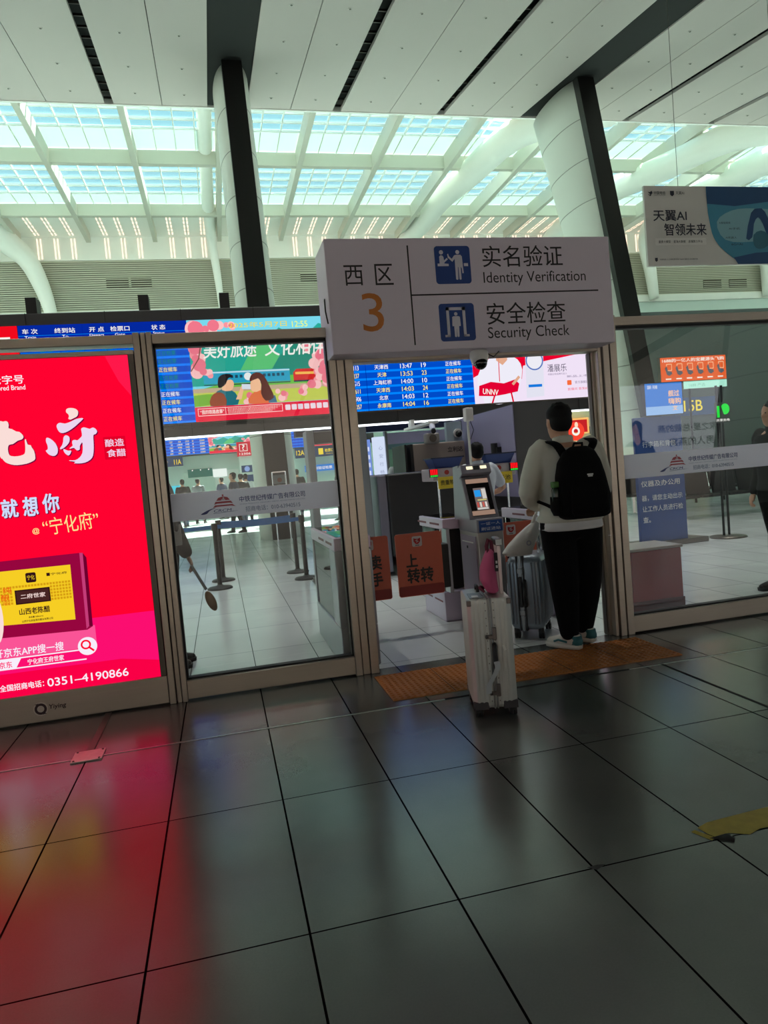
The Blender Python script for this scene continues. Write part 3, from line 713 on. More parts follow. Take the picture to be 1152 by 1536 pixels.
# ================================================================== DEPARTURE BOARDS
NAVY = glow('led navy', (0, 34, 150)); LBLUE = glow('led blue', (0, 76, 200)); LBRT = glow('led bright blue', (0, 132, 255)); LHEAD = glow('led header', (4, 40, 158))
LWH = glow('led white', (250, 246, 240)); LYE = glow('led yellow', (250, 232, 120)); LGR = glow('led green', (0, 140, 110))
def C(n, r, g, bl, k=1.0): return glow('led ' + n, (r, g, bl), k)
def travel_picture(b, x0, z0, wd, ht, y, dy, full=True):
    """two travellers and a train among blossom; artwork in unit coordinates"""
    X = lambda u: x0 + u * wd
    Z = lambda v: z0 + v * ht
    def P(pts, lay, m, sm=0):
        p = smoothpts(pts, sm) if sm else pts
        b.poly([(X(min(max(u, 0), 1)), Z(min(max(v, 0), 1))) for u, v in p], y - lay * dy, m)
    def D(u, v, r, lay, m, k=1.0): b.disc(X(u), Z(v), r * wd, r * wd * k, y - lay * dy, m, 14)
    b.rect(x0, x0 + wd, z0, z0 + ht, y, C('sky', 120, 216, 236))
    P([(0, .35), (0, .8), (.1, .86), (.22, .74), (.36, .86), (.5, .72), (.64, .9), (.8, .78), (.93, .93), (1, .9), (1, .35)], 1, C('hill', 40, 168, 150))
    P([(.28, .35), (.4, .62), (.52, .8), (.6, .66), (.72, .5), (.8, .35)], 2, C('hill light', 92, 196, 120))
    P([(.5, .35), (.62, .6), (.78, .82), (.9, .66), (1, .7), (1, .35)], 3, C('hill dark', 36, 140, 120))
    P([(0, .30), (.3, .4), (.7, .42), (1, .38), (1, .28), (0, .28)], 4, C('meadow', 110, 190, 70))
    P([(0, .28), (1, .28), (1, .33), (0, .325)], 5, C('track', 196, 170, 140))
    P([(0, .15), (0, .285), (.5, .285), (1, .285), (1, .15)], 5, C('field', 196, 206, 84))
    P([(.0, .15), (.18, .17), (.3, .24), (.1, .27), (0, .26)], 6, C('bush', 120, 180, 60))
    # train
    P([(.08, .37), (.08, .46), (.12, .49), (.69, .485), (.69, .36)], 6, C('coach', 40, 160, 196))
    P([(.12, .485), (.69, .48), (.69, .465), (.12, .47)], 7, C('coach roof', 190, 226, 236))
    P([(.08, .36), (.69, .355), (.69, .345), (.08, .35)], 7, C('coach base', 30, 60, 80))
    for i in range(14):
        u = .2 + i * .033
        if .36 < u < .42: continue
        P([(u, .415), (u + .02, .415), (u + .02, .445), (u, .445)], 7, C('coach window', 30, 70, 96))
    D(.39, .425, .028, 8, C('plate', 236, 240, 240))
    P([(.715, .36), (.715, .44), (.74, .475), (.86, .475), (.97, .465), (.98, .36)], 7, C('engine', 216, 44, 44))
    P([(.73, .445), (.97, .44), (.97, .415), (.73, .42)], 8, C('engine band', 250, 190, 90))
    P([(.715, .36), (.98, .36), (.98, .345), (.715, .345)], 8, C('coach base', 30, 60, 80))
    # blossom
    random.seed(11)
    pk = (C('blossom', 250, 150, 160), C('blossom light', 255, 196, 196), C('blossom deep', 240, 120, 140))
    for (u, v, r) in ((.02, .72, .07), (.07, .62, .06), (.03, .52, .07), (.10, .46, .045), (.06, .82, .07), (.04, .93, .08), (.15, .9, .05), (.2, .96, .06), (.3, .95, .04), (.96, .64, .07), (.9, .56, .06), (.98, .5, .08), (.9, .42, .05), (.99, .36, .06), (.86, .32, .05), (.78, .25, .04), (.62, .23, .04), (.38, .21, .035), (.82, .68, .04)):
        for q in range(5):
            D(min(max(u + random.uniform(-.03, .03), .04), .96), min(max(v + random.uniform(-.04, .04), .06), .94), r * random.uniform(.45, .7), 9 + q % 3, pk[q % 3])
    b.stroke([(X(.0), Z(.5)), (X(.06), Z(.62)), (X(.08), Z(.74))], .008 * wd, y - 13 * dy, C('branch', 130, 84, 70))
    # man with rucksack, woman
    P([(.12, .15), (.14, .26), (.2, .31), (.27, .29), (.3, .24), (.3, .15)], 14, C('coat teal', 30, 110, 124), 2)
    P([(.11, .15), (.12, .24), (.16, .28), (.21, .26), (.22, .15)], 15, C('rucksack', 150, 72, 44), 2)
    P([(.2, .3), (.215, .36), (.25, .40), (.28, .39), (.285, .34), (.26, .29)], 15, C('skin', 246, 190, 150), 2)
    P([(.175, .33), (.18, .42), (.215, .455), (.265, .455), (.285, .43), (.25, .415), (.23, .36), (.2, .33)], 16, C('hair black', 30, 26, 32), 2)
    P([(.29, .2), (.34, .34), (.36, .34), (.33, .2)], 15, C('skin', 246, 190, 150))
    P([(.34, .30), (.40, .295), (.40, .345), (.34, .35)], 17, C('phone', 220, 226, 240))
    P([(.38, .15), (.40, .24), (.46, .28), (.53, .25), (.55, .15)], 14, C('coat orange', 226, 110, 60), 2)
    P([(.41, .27), (.40, .34), (.42, .40), (.47, .39), (.47, .28)], 15, C('skin', 246, 190, 150), 2)
    P([(.40, .37), (.41, .43), (.45, .46), (.50, .43), (.54, .30), (.56, .2), (.5, .17), (.47, .25), (.48, .33), (.46, .40)], 16, C('hair brown', 90, 40, 34), 2)
    P([(.52, .15), (.52, .22), (.57, .22), (.58, .15)], 15, C('strap blue', 60, 110, 140))
    # lower band
    b.rect(x0, x0 + wd, z0, z0 + .145 * ht, y - 18 * dy, C('band red', 236, 20, 60))
    if full:
        for (u0, u1, v0, v1) in ((.02, .615, .055, .06), (.02, .615, .125, .13), (.02, .023, .055, .13), (.612, .615, .055, .13), (.21, .213, .06, .125)): b.rect(X(u0), X(u1), Z(v0), Z(v1), y - 19 * dy, LWH)
        b.text('“我的铁路故事”', X(.035), X(.2), Z(.072), Z(.115), y - 19 * dy, LWH, .02)
        for k in range(4): b.text('美好旅途温暖相伴征集活动正式开启欢迎旅客参与', X(.225), X(.60 - .02 * k), Z(.107 - k * .014), Z(.117 - k * .014), y - 19 * dy, LWH)
        for k in range(8): b.rrect(X(.635 + k * .046), X(.672 + k * .046), Z(.065), Z(.12), .006 * wd, y - 19 * dy, C('tile', 236, 220, 232))
        for s_, u0, u1 in (('美好旅途', .10, .47), ('文化相伴', .53, .97)):
            b.text(s_, X(u0), X(u1), Z(.615), Z(.79), y - 19 * dy, LWH, .02, 0, .12)
        b.text('2025年5月7日', X(.287), X(.70), Z(.905), Z(.962), y - 19 * dy, C('date', 240, 220, 60), .01)
        b.text('12:55', X(.737), X(.85), Z(.895), Z(.955), y - 19 * dy, C('clock', 236, 250, 130), .02)

def departures(b, x0, z0, wd, ht, y, dy, rows, header=True, first=0):
    """timetable screen; rows: list of (train, place, time, gate, status, colour)"""
    u = lambda f: x0 + f * wd
    b.rect(x0, x0 + wd, z0, z0 + ht, y, LBLUE)
    top = z0 + ht
    if header:
        b.rect(x0, x0 + wd, top - .20 * ht / 1.665, top, y - dy, LHEAD)
        hz = top - .135 * ht / 1.665; h2 = .08 * ht / 1.665
        for s_, f0, f1 in (('车 次', .024, .112), ('终到站', .208, .328), ('开 点', .41, .498), ('检票口', .535, .65), ('状 态', .782, .868)): b.text(s_, u(f0), u(f1), hz, hz + h2, y - 2 * dy, LWH, .02)
        b.rect(x0, x0 + wd, top - .165 * ht / 1.665, top - .158 * ht / 1.665, y - 2 * dy, LBRT)
        for s_, f0, f1 in (('Train', .035, .1), ('To', .25, .285), ('Depart', .41, .495), ('Gate', .56, .62), ('Status', .79, .86)): b.text(s_, u(f0), u(f1), hz - .075 * ht / 1.665, hz - .03 * ht / 1.665, y - 2 * dy, LWH, .01)
        top -= .20 * ht / 1.665
    n = len(rows); ph = (top - z0) / n
    for i, r in enumerate(rows):
        za = top - (i + 1) * ph
        b.rect(x0, x0 + wd, za, za + ph * .28, y - dy, LBRT)
        zt = za + ph * .33; h_ = ph * .6
        for k, (f0, f1) in enumerate(((.03, .12), (.245, .435), (.475, .56), (.625, .66), (.80, .915))):
            s_ = r[k]
            if not s_: continue
            w_ = (f1 - f0)
            if k == 1: w_ = .032 * len(s_); f0 = .342 - w_ / 2; f1 = f0 + w_
            if k == 0: w_ = .0145 * len(s_); f1 = .184; f0 = f1 - w_
            b.text(s_, u(f0), u(f1), zt, zt + h_, y - 2 * dy, r[5], .02)
    for f in (.145, .232, .37, .505, .635)[1:]: b.rect(u(f) - .004, u(f) + .004, z0, z0 + ht, y - 1.5 * dy, NAVY)

W_, Y_, G_ = LWH, LYE, LGR
ROWS_L = [('G2607', '大同南', '12:58', '6', '正在检票', G_), ('G8905', '雄安', '13:04', '9', '正在检票', G_), ('G531', '南昌西', '13:10', '11', '正在检票', G_), ('C2577', '于家堡', '13:15', '22', '正在检票', G_), ('G135', '上海虹桥', '13:20', '12', '正在候车', Y_), ('G347', '青岛北', '13:22', '8', '正在检票', G_), ('G39', '杭州西', '13:25', '10', '正在检票', G_),
          ('C2099', '天津', '13:30', '24', '正在候车', W_), ('G285', '烟台', '13:34', '7', '正在候车', Y_), ('G137', '上海', '13:37', '14', '正在候车', W_), ('G2561', '沧州西', '13:42', '13', '正在候车', Y_)]
ROWS_R = [('G9', '上海', '13:20', '14', '正在候车', W_), ('C2095', '天津', '13:28', '22', '正在候车', Y_), ('G265', '荣成', '13:33', '16', '正在候车', W_), ('G119', '上海虹桥', '13:40', '11', '正在候车', W_), ('G301', '福州', '13:44', '9', '正在候车', Y_),
          ('C2113', '天津西', '13:47', '19', '正在候车', W_), ('C2237', '天津', '13:53', '23', '正在候车', Y_), ('G15', '上海虹桥', '14:00', '10', '正在候车', W_), ('G2611', '天津西', '14:03', '24', '正在候车', Y_), ('G906', '北京', '14:03', '12', '正在候车', W_), ('G3057', '永康南', '14:04', '16', '正在候车', Y_)]
BH = mat('bulkhead grey', (66, 66, 66), 0.5, 0.2, 0.04, 0.8)
t = thing('departures_board', 'long hanging departures board in a dark grey bulkhead just inside the entrance', 'information board', (2, 12.3, 2.26))
b = MB(); b.box(-6.5, 7.05, 12.03, 12.7, 2.26, 4.33, BH, .02, 2)
for k in range(12): b.box(-6.2 + k * 1.17, -6.19 + k * 1.17, 12.02, 12.04, 4.15, 4.33, BLACK); b.box(-6.2 + k * 1.17, -6.19 + k * 1.17, 12.02, 12.04, 2.26, 2.46, BLACK)
b.build('bulkhead', t)
b = MB(); b.box(-6.4, 7.0, 12.0, 12.04, 2.455, 2.478, STEELD); b.build('lower_rim', t)
b = MB(); b.box(-6.4, 7.0, 12.16, 12.24, 2.235, 2.262, glow('tube white', (236, 242, 246), 5.0)); b.build('tube_light', t)
for x in (-2.7, -1.0, .3):
    b = MB(); b.box(x, x + .16, 12.2, 12.5, 4.33, 4.62, BLACK); b.build('hanger', t)
b = MB(); departures(b, -2.81, 2.475, 2.54, 1.665, 12.02, .004, ROWS_L); b.build('timetable_screen', t)
b = MB(); departures(b, 2.06, 2.475, 2.56, 1.665, 12.02, .004, ROWS_R); b.build('timetable_screen', t)
b = MB(); travel_picture(b, -.27, 2.475, 2.33, 1.665, 12.02, .0015); b.build('picture_screen', t)
b = MB(); b.rect(-6.4, -2.82, 2.475, 4.14, 12.02, C('side red', 240, 10, 30)); b.rect(-3.3, -2.93, 3.88, 3.97, 12.015, LWH); b.build('picture_screen', t)
# sportswear style picture on the right
b = MB(); dy = .002; y = 12.02
LAV = C('lav', 240, 226, 246); b.rect(4.62, 6.95, 2.475, 4.14, y, LAV)
b.poly([(4.62, 2.95), (4.62, 3.6), (6.2, 3.6), (4.95, 3.1)], y - dy, C('flag red', 232, 0, 44)); b.poly([(5.1, 3.05), (6.95, 3.42), (6.95, 3.12), (6.1, 3.0), (5.45, 2.86)], y - dy * .5, C('flag red', 232, 0, 44))
b.poly([(5.5, 2.5), (5.6, 3.12), (6.95, 3.32), (6.95, 2.5)], y - dy * 1.5, LAV)
b.poly([(4.62, 3.2), (4.62, 3.6), (6.95, 3.6), (6.95, 3.36), (5.9, 3.2), (5.5, 3.1)], y - dy * .7, C('flag red', 232, 0, 44))
b.poly(smoothpts([(4.80, 2.475), (4.82, 2.7), (4.70, 2.72), (4.72, 3.0), (4.86, 3.22), (5.05, 3.31), (5.2, 3.28), (5.34, 3.31), (5.5, 3.24), (5.58, 3.05), (5.5, 2.75), (5.36, 2.7), (5.36, 2.475)], 2), y - dy * 2, C('jacket', 238, 236, 248))
b.poly([(4.7, 2.62), (4.72, 2.8), (4.95, 2.86), (5.2, 2.82), (5.42, 2.88), (5.5, 2.8), (5.46, 2.66), (5.2, 2.62), (5.0, 2.6)], y - dy * 3, C('sleeve', 226, 0, 50))
b.text('UNNV', 4.78, 5.08, 2.63, 2.73, y - dy * 4, LWH, .03, -8)
b.stroke([(5.13, 3.28), (5.12, 2.86)], .015, y - dy * 3, C('sleeve', 226, 0, 50)); b.stroke([(5.0, 2.6), (4.95, 2.475)], .03, y - dy * 3, C('sleeve', 226, 0, 50)); b.stroke([(5.33, 2.65), (5.36, 2.475)], .03, y - dy * 3, C('sleeve', 226, 0, 50))
b.poly([(5.08, 3.24), (5.2, 3.15), (5.3, 3.24), (5.28, 3.4), (5.1, 3.4)], y - dy * 3, C('neck', 226, 170, 140)); b.disc(5.19, 3.52, .13, .18, y - dy * 3, C('neck', 226, 170, 140)); b.poly([(5.05, 3.55), (5.07, 3.72), (5.2, 3.76), (5.32, 3.7), (5.33, 3.55), (5.27, 3.63), (5.1, 3.63)], y - dy * 4, C('hair black', 30, 26, 32))
b.stroke([(5.38, 2.8), (5.5, 2.92)], .05, y - dy * 4, C('neck', 226, 170, 140))
b.poly([(5.63, 2.53), (5.66, 3.5), (6.02, 3.5), (5.98, 2.55)], y - dy * 3, C('unit', 226, 226, 240)); b.rect(5.68, 5.95, 2.72, 2.77, y - dy * 4, C('unit blue', 20, 120, 220))
ring(b, 5.83, 3.2, .15, .175, y - dy * 4, C('unit ring', 90, 120, 190)); ring(b, 5.83, 3.2, 0, .15, y - dy * 4, C('unit face', 236, 236, 244))
b.text('潘展乐', 6.08, 6.47, 2.98, 3.12, y - dy * 2, C('ink', 60, 56, 80)); b.text('卓越全球品牌代言人', 6.08, 6.47, 2.92, 2.955, y - dy * 2, C('ink2', 120, 110, 140))
b.rrect(6.46, 6.55, 2.72, 2.81, .015, y - dy * 2, C('tagorange', 246, 110, 60)); b.text('官方旗舰店', 6.62, 6.9, 2.74, 2.79, y - dy * 2, C('ink2', 120, 110, 140)); b.text('直播间 首发8折', 6.46, 6.92, 2.62, 2.67, y - dy * 2, C('tagred', 240, 90, 110))
b.text('新品上市', 6.46, 6.9, 2.86, 2.9, y - dy * 2, C('ink2', 120, 110, 140))
b.build('picture_screen', t)
# ================================================================== ENTRY GATES
GP = mat('gate top plate', (205, 186, 208), .28, .35, .04, 3); GS = mat('gate steel', (150, 152, 160), .3, .85, .05, 4); GSL = mat('gate light panel', (190, 182, 206), .35, .2, .05, 3)
DG = sheet('smoked glass', (.10, .13, .13), .06, .5); FLAP = mat('flap orange red', (222, 108, 82), .45, 0, .05, 4); FLAPD = mat('flap dark red', (150, 40, 34), .45); INK = mat('flap ink', (22, 12, 12), .5); BADGE = mat('badge white', (224, 214, 216), .5); BADR = mat('badge red', (190, 30, 36), .5)
def gate(lab, x0, x1, y0, y1, zt, panel):
    t = thing('entry_gate', lab, 'gate', ((x0 + x1) / 2, (y0 + y1) / 2, 0), group='entry gate cabinets')
    b = MB(); b.box(x0, x1, y0, y1, zt - .095, zt, GP, .008, 2)
    for yy in (y0 + .1, y0 + .5): b.box(x0 - .003, x0 + .002, yy, yy + .28, zt - .06, zt - .042, mat('gate slot', (110, 44, 62), .5))
    b.build('top_slab', t)
    b = MB(); b.box(x0 + .03, x1 - .03, y0 + .06, y1 - .06, zt, zt + .004, DG); b.build('glass_top', t)
    b = MB()
    if panel:
        b.box(x0, x1, y0, y1, 0, .3, GS, .006, 1); b.box(x0, x1, y0, y0 + .26, .3, zt - .095, GS, .006, 1); b.box(x0, x1, y1 - .08, y1, .3, zt - .095, GS, .004, 1)
    else:
        b.box(x0, x1, y0 + .1, y1, 0, .27, GSL, .006, 1); b.box(x0 - .003, x0 + .002, y0 + .16, y0 + .4, .17, .185, mat('gate slot', (110, 44, 62), .5)); b.box(x0 - .003, x0 + .002, y0 + .48, y0 + .76, .17, .185, mat('gate slot', (110, 44, 62), .5))
        for yy in (y0 + .14, y1 - .06): b.cyl((x0 + .03, yy, .27), (x0 + .03, yy, zt - .09), .018, None, CHROME, 12); b.cyl((x1 - .03, yy, .27), (x1 - .03, yy, zt - .09), .018, None, CHROME, 12)
    b.build('cabinet', t)
    b = MB(); b.box(x0 + .06, x1 - .06, y0 + .2, y1 - .09, .28, zt - .096, BLACK); b.build('core', t)
    b = MB(); b.box(x0 + .008, x0 + .016, y0 + .26, y1 - .08, .3, zt - .1, DG); b.build('side_glass', t)
    return t
g1 = gate('entry gate cabinet with glazed side seen through the middle glass pane', .755, 1.03, 4.98, 6.26, .955, True)
g2 = gate('entry gate cabinet with pink top behind the face-check kiosk', 1.88, 2.2, 5.92, 6.66, .94, False)
g3 = gate('entry gate cabinet with pink top beyond the waiting traveller', 2.75, 3.05, 5.6, 6.66, .94, False)
def badge(b, x, z, s, y):
    b.rrect(x - s / 2, x + s / 2, z - s / 2, z + s / 2, s * .16, y, BADGE)
    k = s / .09
    b.poly([(x - .03 * k, z + .03 * k), (x - .012 * k, z + .022 * k), (x + .012 * k, z + .022 * k), (x + .03 * k, z + .03 * k), (x + .03 * k, z), (x + .015 * k, z - .02 * k), (x, z - .025 * k), (x - .015 * k, z - .02 * k), (x - .03 * k, z)], y - .001, BADR)
    b.stroke([(x - .014 * k, z + .006 * k), (x + .004 * k, z + .014 * k), (x - .004 * k, z - .008 * k), (x + .014 * k, z)], .005 * k, y - .002, BADGE)
    b.text('转转', x - .018 * k, x + .018 * k, z - .041 * k, z - .029 * k, y - .001, INK, .03)
def flap(par, x0, x1, z0, z1, y, words, logo):
    b = MB(); b.rrect(x0, x1, z0, z1, .02, y, FLAP, .012); b.rrect(x0 + .002, x1 - .002, z0 + .004, z0 + .09, .018, y - .001, FLAPD)
    badge(b, logo[0], logo[1], .088, y - .002)
    for s_, a, e, p, q in words: b.text(s_, a, e, p, q, y - .002, INK, .045)
    o = b.build('flap', par); return o
flap(g2, 1.395, 1.80, .325, .862, 5.74, [('上', 1.475, 1.578, .575, .688), ('转转', 1.475, 1.71, .435, .565)], (1.585, .79))
b = MB(); b.box(1.80, 1.87, 5.76, 5.9, .36, .74, BLACK, .01, 2); b.box(1.87, 1.90, 5.8, 5.93, .3, .86, GS); b.build('flap_motor', g2)
flap(g1, .985, 1.333, .325, .866, 5.74, [('卖', 1.165, 1.265, .585, .71), ('手', 1.165, 1.265, .445, .565), ('买', 1.035, 1.135, .585, .71), ('二', 1.035, 1.135, .47, .54)], (1.16, .80))
flap(g3, 2.375, 2.70, .325, .866, 5.76, [('卖二手', 2.40, 2.66, .55, .66)], (2.455, .80))

# face-check kiosk
t = thing('identity_kiosk', 'tall grey face-check kiosk with tilted screen and blue notice at the gate', 'kiosk', (2.14, 5.65, 0))
KG = mat('kiosk grey', (150, 146, 156), .35, .4, .04, 3); KB = mat('kiosk steel', (176, 170, 166), .3, .7, .05, 4); KSIDE = mat('kiosk side', (168, 150, 172), .32, .5, .05, 3)
b = MB(); b.box(2.03, 2.262, 5.46, 5.9, 0, .835, KB, .008, 2); b.box(2.022, 2.03, 5.5, 5.86, .1, .8, KSIDE); b.box(2.02, 2.024, 5.55, 5.82, .74, .75, WHITE); b.cyl((2.018, 5.7, .70), (2.024, 5.7, .70), .012, None, BLACK, 12); b.build('body', t)
b = MB(); b.box(2.026, 2.266, 5.452, 5.9, .83, .945, KG, .006, 1); b.rect(2.045, 2.25, .835, .93, 5.449, mat('kiosk blue', (30, 74, 150), .5)); KT = mat('kiosk text', (220, 224, 236), .5)
b.text('一证一人', 2.062, 2.232, .892, .918, 5.447, KT, .01); b.text('刷证进站', 2.062, 2.232, .848, .876, 5.447, KT, .01); b.build('notice_block', t)
b = MB(); x0, x1 = 2.0, 2.258
vs = []
for x in (x0, x1): vs += [(x, 5.54, .94), (x, 5.92, .93), (x, 5.87, 1.39), (x, 5.74, 1.40)]
b.faces(vs, [(0, 1, 2, 3), (7, 6, 5, 4), (0, 3, 7, 4), (1, 5, 6, 2), (3, 2, 6, 7), (0, 4, 5, 1)], KG)
T = Matrix.Translation((2.13, 5.54, .94)) @ Matrix.Rotation(math.atan2(.20, .46), 4, 'X').inverted()
b.box(-.132, .132, -.022, .0, .0, .385, KG, .008, 2, T)
b.build('head', t)
b = MB(); b.box(-.102, .102, -.025, -.022, .022, .36, mat('kiosk glass', (22, 20, 20), .1), 0, 2, T); b.box(-.1, .1, -.0265, -.025, .315, .355, glow('kiosk tan', (150, 122, 106)), 0, 2, T); b.box(-.1, .1, -.0265, -.025, .025, .065, glow('kiosk tan', (150, 122, 106)), 0, 2, T)
b.box(-.05, .06, -.0265, -.025, .07, .27, glow('kiosk view', (110, 100, 98)), 0, 2, T); b.box(-.045, .01, -.028, -.0265, .19, .25, glow('kiosk cyan', (40, 150, 230)), 0, 2, T); b.box(.02, .056, -.028, -.0265, .17, .26, glow('kiosk pale', (200, 196, 190)), 0, 2, T); b.box(-.03, .05, -.028, -.0265, .155, .166, glow('kiosk lime', (200, 190, 120)), 0, 2, T); b.box(-.045, .05, -.028, -.0265, .075, .09, glow('kiosk pale', (200, 196, 190)), 0, 2, T)
for q, c_ in enumerate(((190, 80, 70), (210, 200, 190), (190, 90, 80), (220, 210, 205))): b.box(-.042 + q * .024, -.026 + q * .024, -.028, -.0265, .095, .14, glow('kiosk bit %d' % q, c_), 0, 2, T)
b.build('screen', t)
b = MB(); b.box(-.135, .135, -.075, .03, .385, .475, KG, .008, 2, T); b.build('camera_head', t)
b = MB()
for a, e in ((-.085, -.03), (.04, .095)): b.box(a, e, -.078, -.074, .425, .452, glow('kiosk lamp', (255, 240, 196), 1.3), 0, 2, T)
b.box(-.022, .03, -.077, -.074, .418, .455, BLACK, 0, 2, T); b.build('lamps', t)

# ================================================================== SECURITY ZONE
t = thing('metal_detector', 'grey walk-through metal detector frame left of the x-ray machine', 'detector', (1.55, 9.3, 0))
MD = mat('detector grey', (128, 132, 136), .45, .1, .04, 2); MDB = mat('detector black', (40, 42, 46), .45)
for x in (1.15, 1.85):
    b = MB(); b.box(x, x + .1, 9.1, 9.46, 0.02, 2.02, MD, .02, 2); b.box(x - .03, x + .13, 9.05, 9.51, 0, .05, MDB); b.build('post', t)
b = MB(); b.box(1.25, 1.85, 9.15, 9.42, 1.84, 2.0, MDB, .015, 2); b.build('header', t)
t = thing('x_ray_machine', 'large black baggage x-ray machine behind the gates', 'x-ray machine', (2.7, 10, 0))
XD = mat('xray charcoal', (34, 33, 34), .5, 0, .06, 2); XS = mat('xray silver', (120, 118, 132), .4, .4, .05, 2)
b = MB(); b.box(2.17, 3.15, 9.1, 10.7, .25, 1.365, XD, .03, 2); b.box(2.25, 3.1, 9.2, 10.6, 0, .25, BLACK); b.build('housing', t)
b = MB(); b.box(2.04, 2.17, 9.12, 10.65, .05, 1.36, XS, .02, 2); b.build('side_panel', t)
b = MB(); b.box(3.15, 3.9, 9.15, 9.9, .62, .72, BLACK, .01, 1); b.box(3.2, 3.85, 9.17, 9.21, 0, .62, XD); b.box(3.2, 3.85, 9.84, 9.88, 0, .62, XD); b.build('roller_table', t)
t = thing('scanner_cabinet', 'tall beige scanner cabinet with a black end panel behind the x-ray machine', 'cabinet', (3.6, 11, 0))
BG = mat('beige housing', (150, 138, 130), .5, 0, .03, 2)
b = MB(); b.box(3.04, 3.92, 10.8, 11.6, 0, 1.80, BG, .02, 2); b.build('housing', t)
b = MB(); b.box(2.99, 3.04, 10.78, 11.6, 0, 1.80, BLACK); b.box(2.90, 2.93, 10.78, 11.6, 0, 1.80, BLACK); b.build('end_panel', t)
b = MB(); b.text('立利达', 3.62, 3.88, 1.63, 1.715, 10.795, INK, .03); b.build('lettering', t)
t = thing('screening_booth', 'grey screening booth with a pale lilac left wall below the departures board', 'booth', (4.3, 10, 0))
b = MB(); b.box(4.012, 4.68, 9.0, 11.8, 0, 2.18, mat('booth grey', (74, 73, 74), .55, 0, .04, 1)); b.build('front_wall', t)
b = MB(); b.box(4.0, 4.011, 9.02, 11.85, .9, 2.17, mat('booth lilac', (158, 150, 182), .5, 0, .04, 1)); b.build('side_wall', t)
b = MB(); b.box(3.97, 3.999, 11.1, 11.8, 1.95, 2.14, BLACK); b.box(3.93, 3.999, 9.5, 9.7, 1.45, 1.62, BLACK); b.cyl((3.93, 9.6, 1.5), (3.93, 9.6, 1.68), .05, None, BLACK, 14); b.build('fittings', t)
# tray stands with notices
LR = glow('lamp red', (255, 20, 30), 1.1); LG = glow('lamp green', (40, 220, 60), 1.1); NY = mat('notice yellow', (226, 196, 50), .5); NK = mat('notice ink', (20, 20, 16), .5)
TB = mat('tray blue', (34, 58, 120), .45, 0, .08, 5)
def stand(x0, x1, zc, lab, words, lx, px, traylab):
    t = thing('notice_stand', lab, 'stand', ((x0 + x1) / 2, 8.630, 0), group='valuables notice stands')
    b = MB(); b.box(x0, x1, 8.500, 9.0, zc - .16, zc, mat('stand white', (196, 184, 190), .5, 0, .03, 2), .01, 1); b.build('counter', t)
    b = MB(); b.box(x0 + .06, x0 + .36, 8.480, 8.495, zc - .26, zc - .11, NY, .004, 1); b.text(words, x0 + .09, x0 + .33, zc - .215, zc - .15, 8.475, NK, .015); b.build('notice', t)
    b = MB(); b.box(lx, lx + .105, 8.460, 8.500, zc - .105, zc - .005, BLACK)
    for k in range(4):
        b.rect(lx + .004 + k * .025, lx + .024 + k * .025, zc - .075, zc - .008, 8.458, LR); b.rect(lx + .004 + k * .025, lx + .024 + k * .025, zc - .1, zc - .08, 8.458, LG)
    b.build('signal_lamp', t)
    b = MB(); b.disc((x0 + x1) / 2 - .02, zc - .055, .032, .03, 8.495, mat('icon red', (170, 50, 40), .5)); b.build('badge', t)
    b = MB(); b.cyl((px, 8.580, .02), (px, 8.580, zc - .15), .014, None, CHROME, 12); b.lathe([(.16, 0), (.15, .015), (.03, .025)], (px, 8.580, 0), GS, 20); b.build('post', t)
    q = thing('tray', traylab, 'tray', ((x0 + x1) / 2, 8.630, zc), group='blue screening trays')
    b = MB(); xa, xb = x0, x1
    for z_, g in ((zc + .003, .045), (zc + .125, 0.0)): pass
    vs = []
    for z_, g in ((zc + .002, .05), (zc + .13, 0.0), (zc + .13, .012), (zc + .012, .06)): vs += [(xa + g, 8.480 + g, z_), (xb - g, 8.480 + g, z_), (xb - g, 8.830 - g, z_), (xa + g, 8.830 - g, z_)]
    b.faces(vs, [(3, 2, 1, 0)] + [(4 * k + i, 4 * k + (i + 1) % 4, 4 * k + 4 + (i + 1) % 4, 4 * k + 4 + i) for k in range(3) for i in range(4)] + [(12, 13, 14, 15)], TB)
    b.build('basket', q)
    b = MB()
    for (a, e, c, d) in ((xa - .012, xb + .012, 8.468, 8.486), (xa - .012, xb + .012, 8.824, 8.842), (xa - .012, xa + .006, 8.468, 8.842), (xb - .006, xb + .012, 8.468, 8.842)): b.box(a, e, c, d, zc + .122, zc + .138, mat('tray rim', (22, 34, 66), .4))
    b.build('rim', q)
stand(2.625, 3.04, 1.385, 'notice stand with red and green lamp and yellow sign behind the kiosk', '贵重物品', 2.58, 2.715, 'blue plastic tray on the stand behind the kiosk')
stand(3.335, 3.75, 1.385, 'notice stand with red and green lamp beside the grey booth', '烘干池', 3.665, 3.66, 'blue plastic tray on the stand beside the grey booth')
# pole camera, loudspeaker, cameras
t = thing('pole_camera', 'white box camera on a thin pole behind the kiosk', 'camera', (2.74, 7.4, 0))
b = MB(); b.cyl((2.74, 7.4, .02), (2.74, 7.4, 1.92), .014, None, WHITE, 12); b.lathe([(.15, 0), (.14, .015), (.03, .03)], (2.74, 7.4, 0), WHITE, 20); b.build('pole', t)
b = MB(); b.box(2.71, 2.80, 7.36, 7.46, 1.88, 2.03, PW, .012, 2); b.build('housing', t)
b = MB(); b.tube([(2.76, 7.38, 1.89), (2.79, 7.37, 1.78), (2.755, 7.39, 1.68)], .004, BLACK, 6); b.build('cable', t)
t = thing('loudspeaker', 'grey loudspeaker hanging under the departures board bulkhead', 'loudspeaker', (3.33, 10.7, 1.77))
b = MB(); b.box(3.22, 3.45, 10.62, 10.78, 1.78, 1.95, mat('speaker grey', (150, 146, 142), .5), .03, 3); b.build('housing', t)
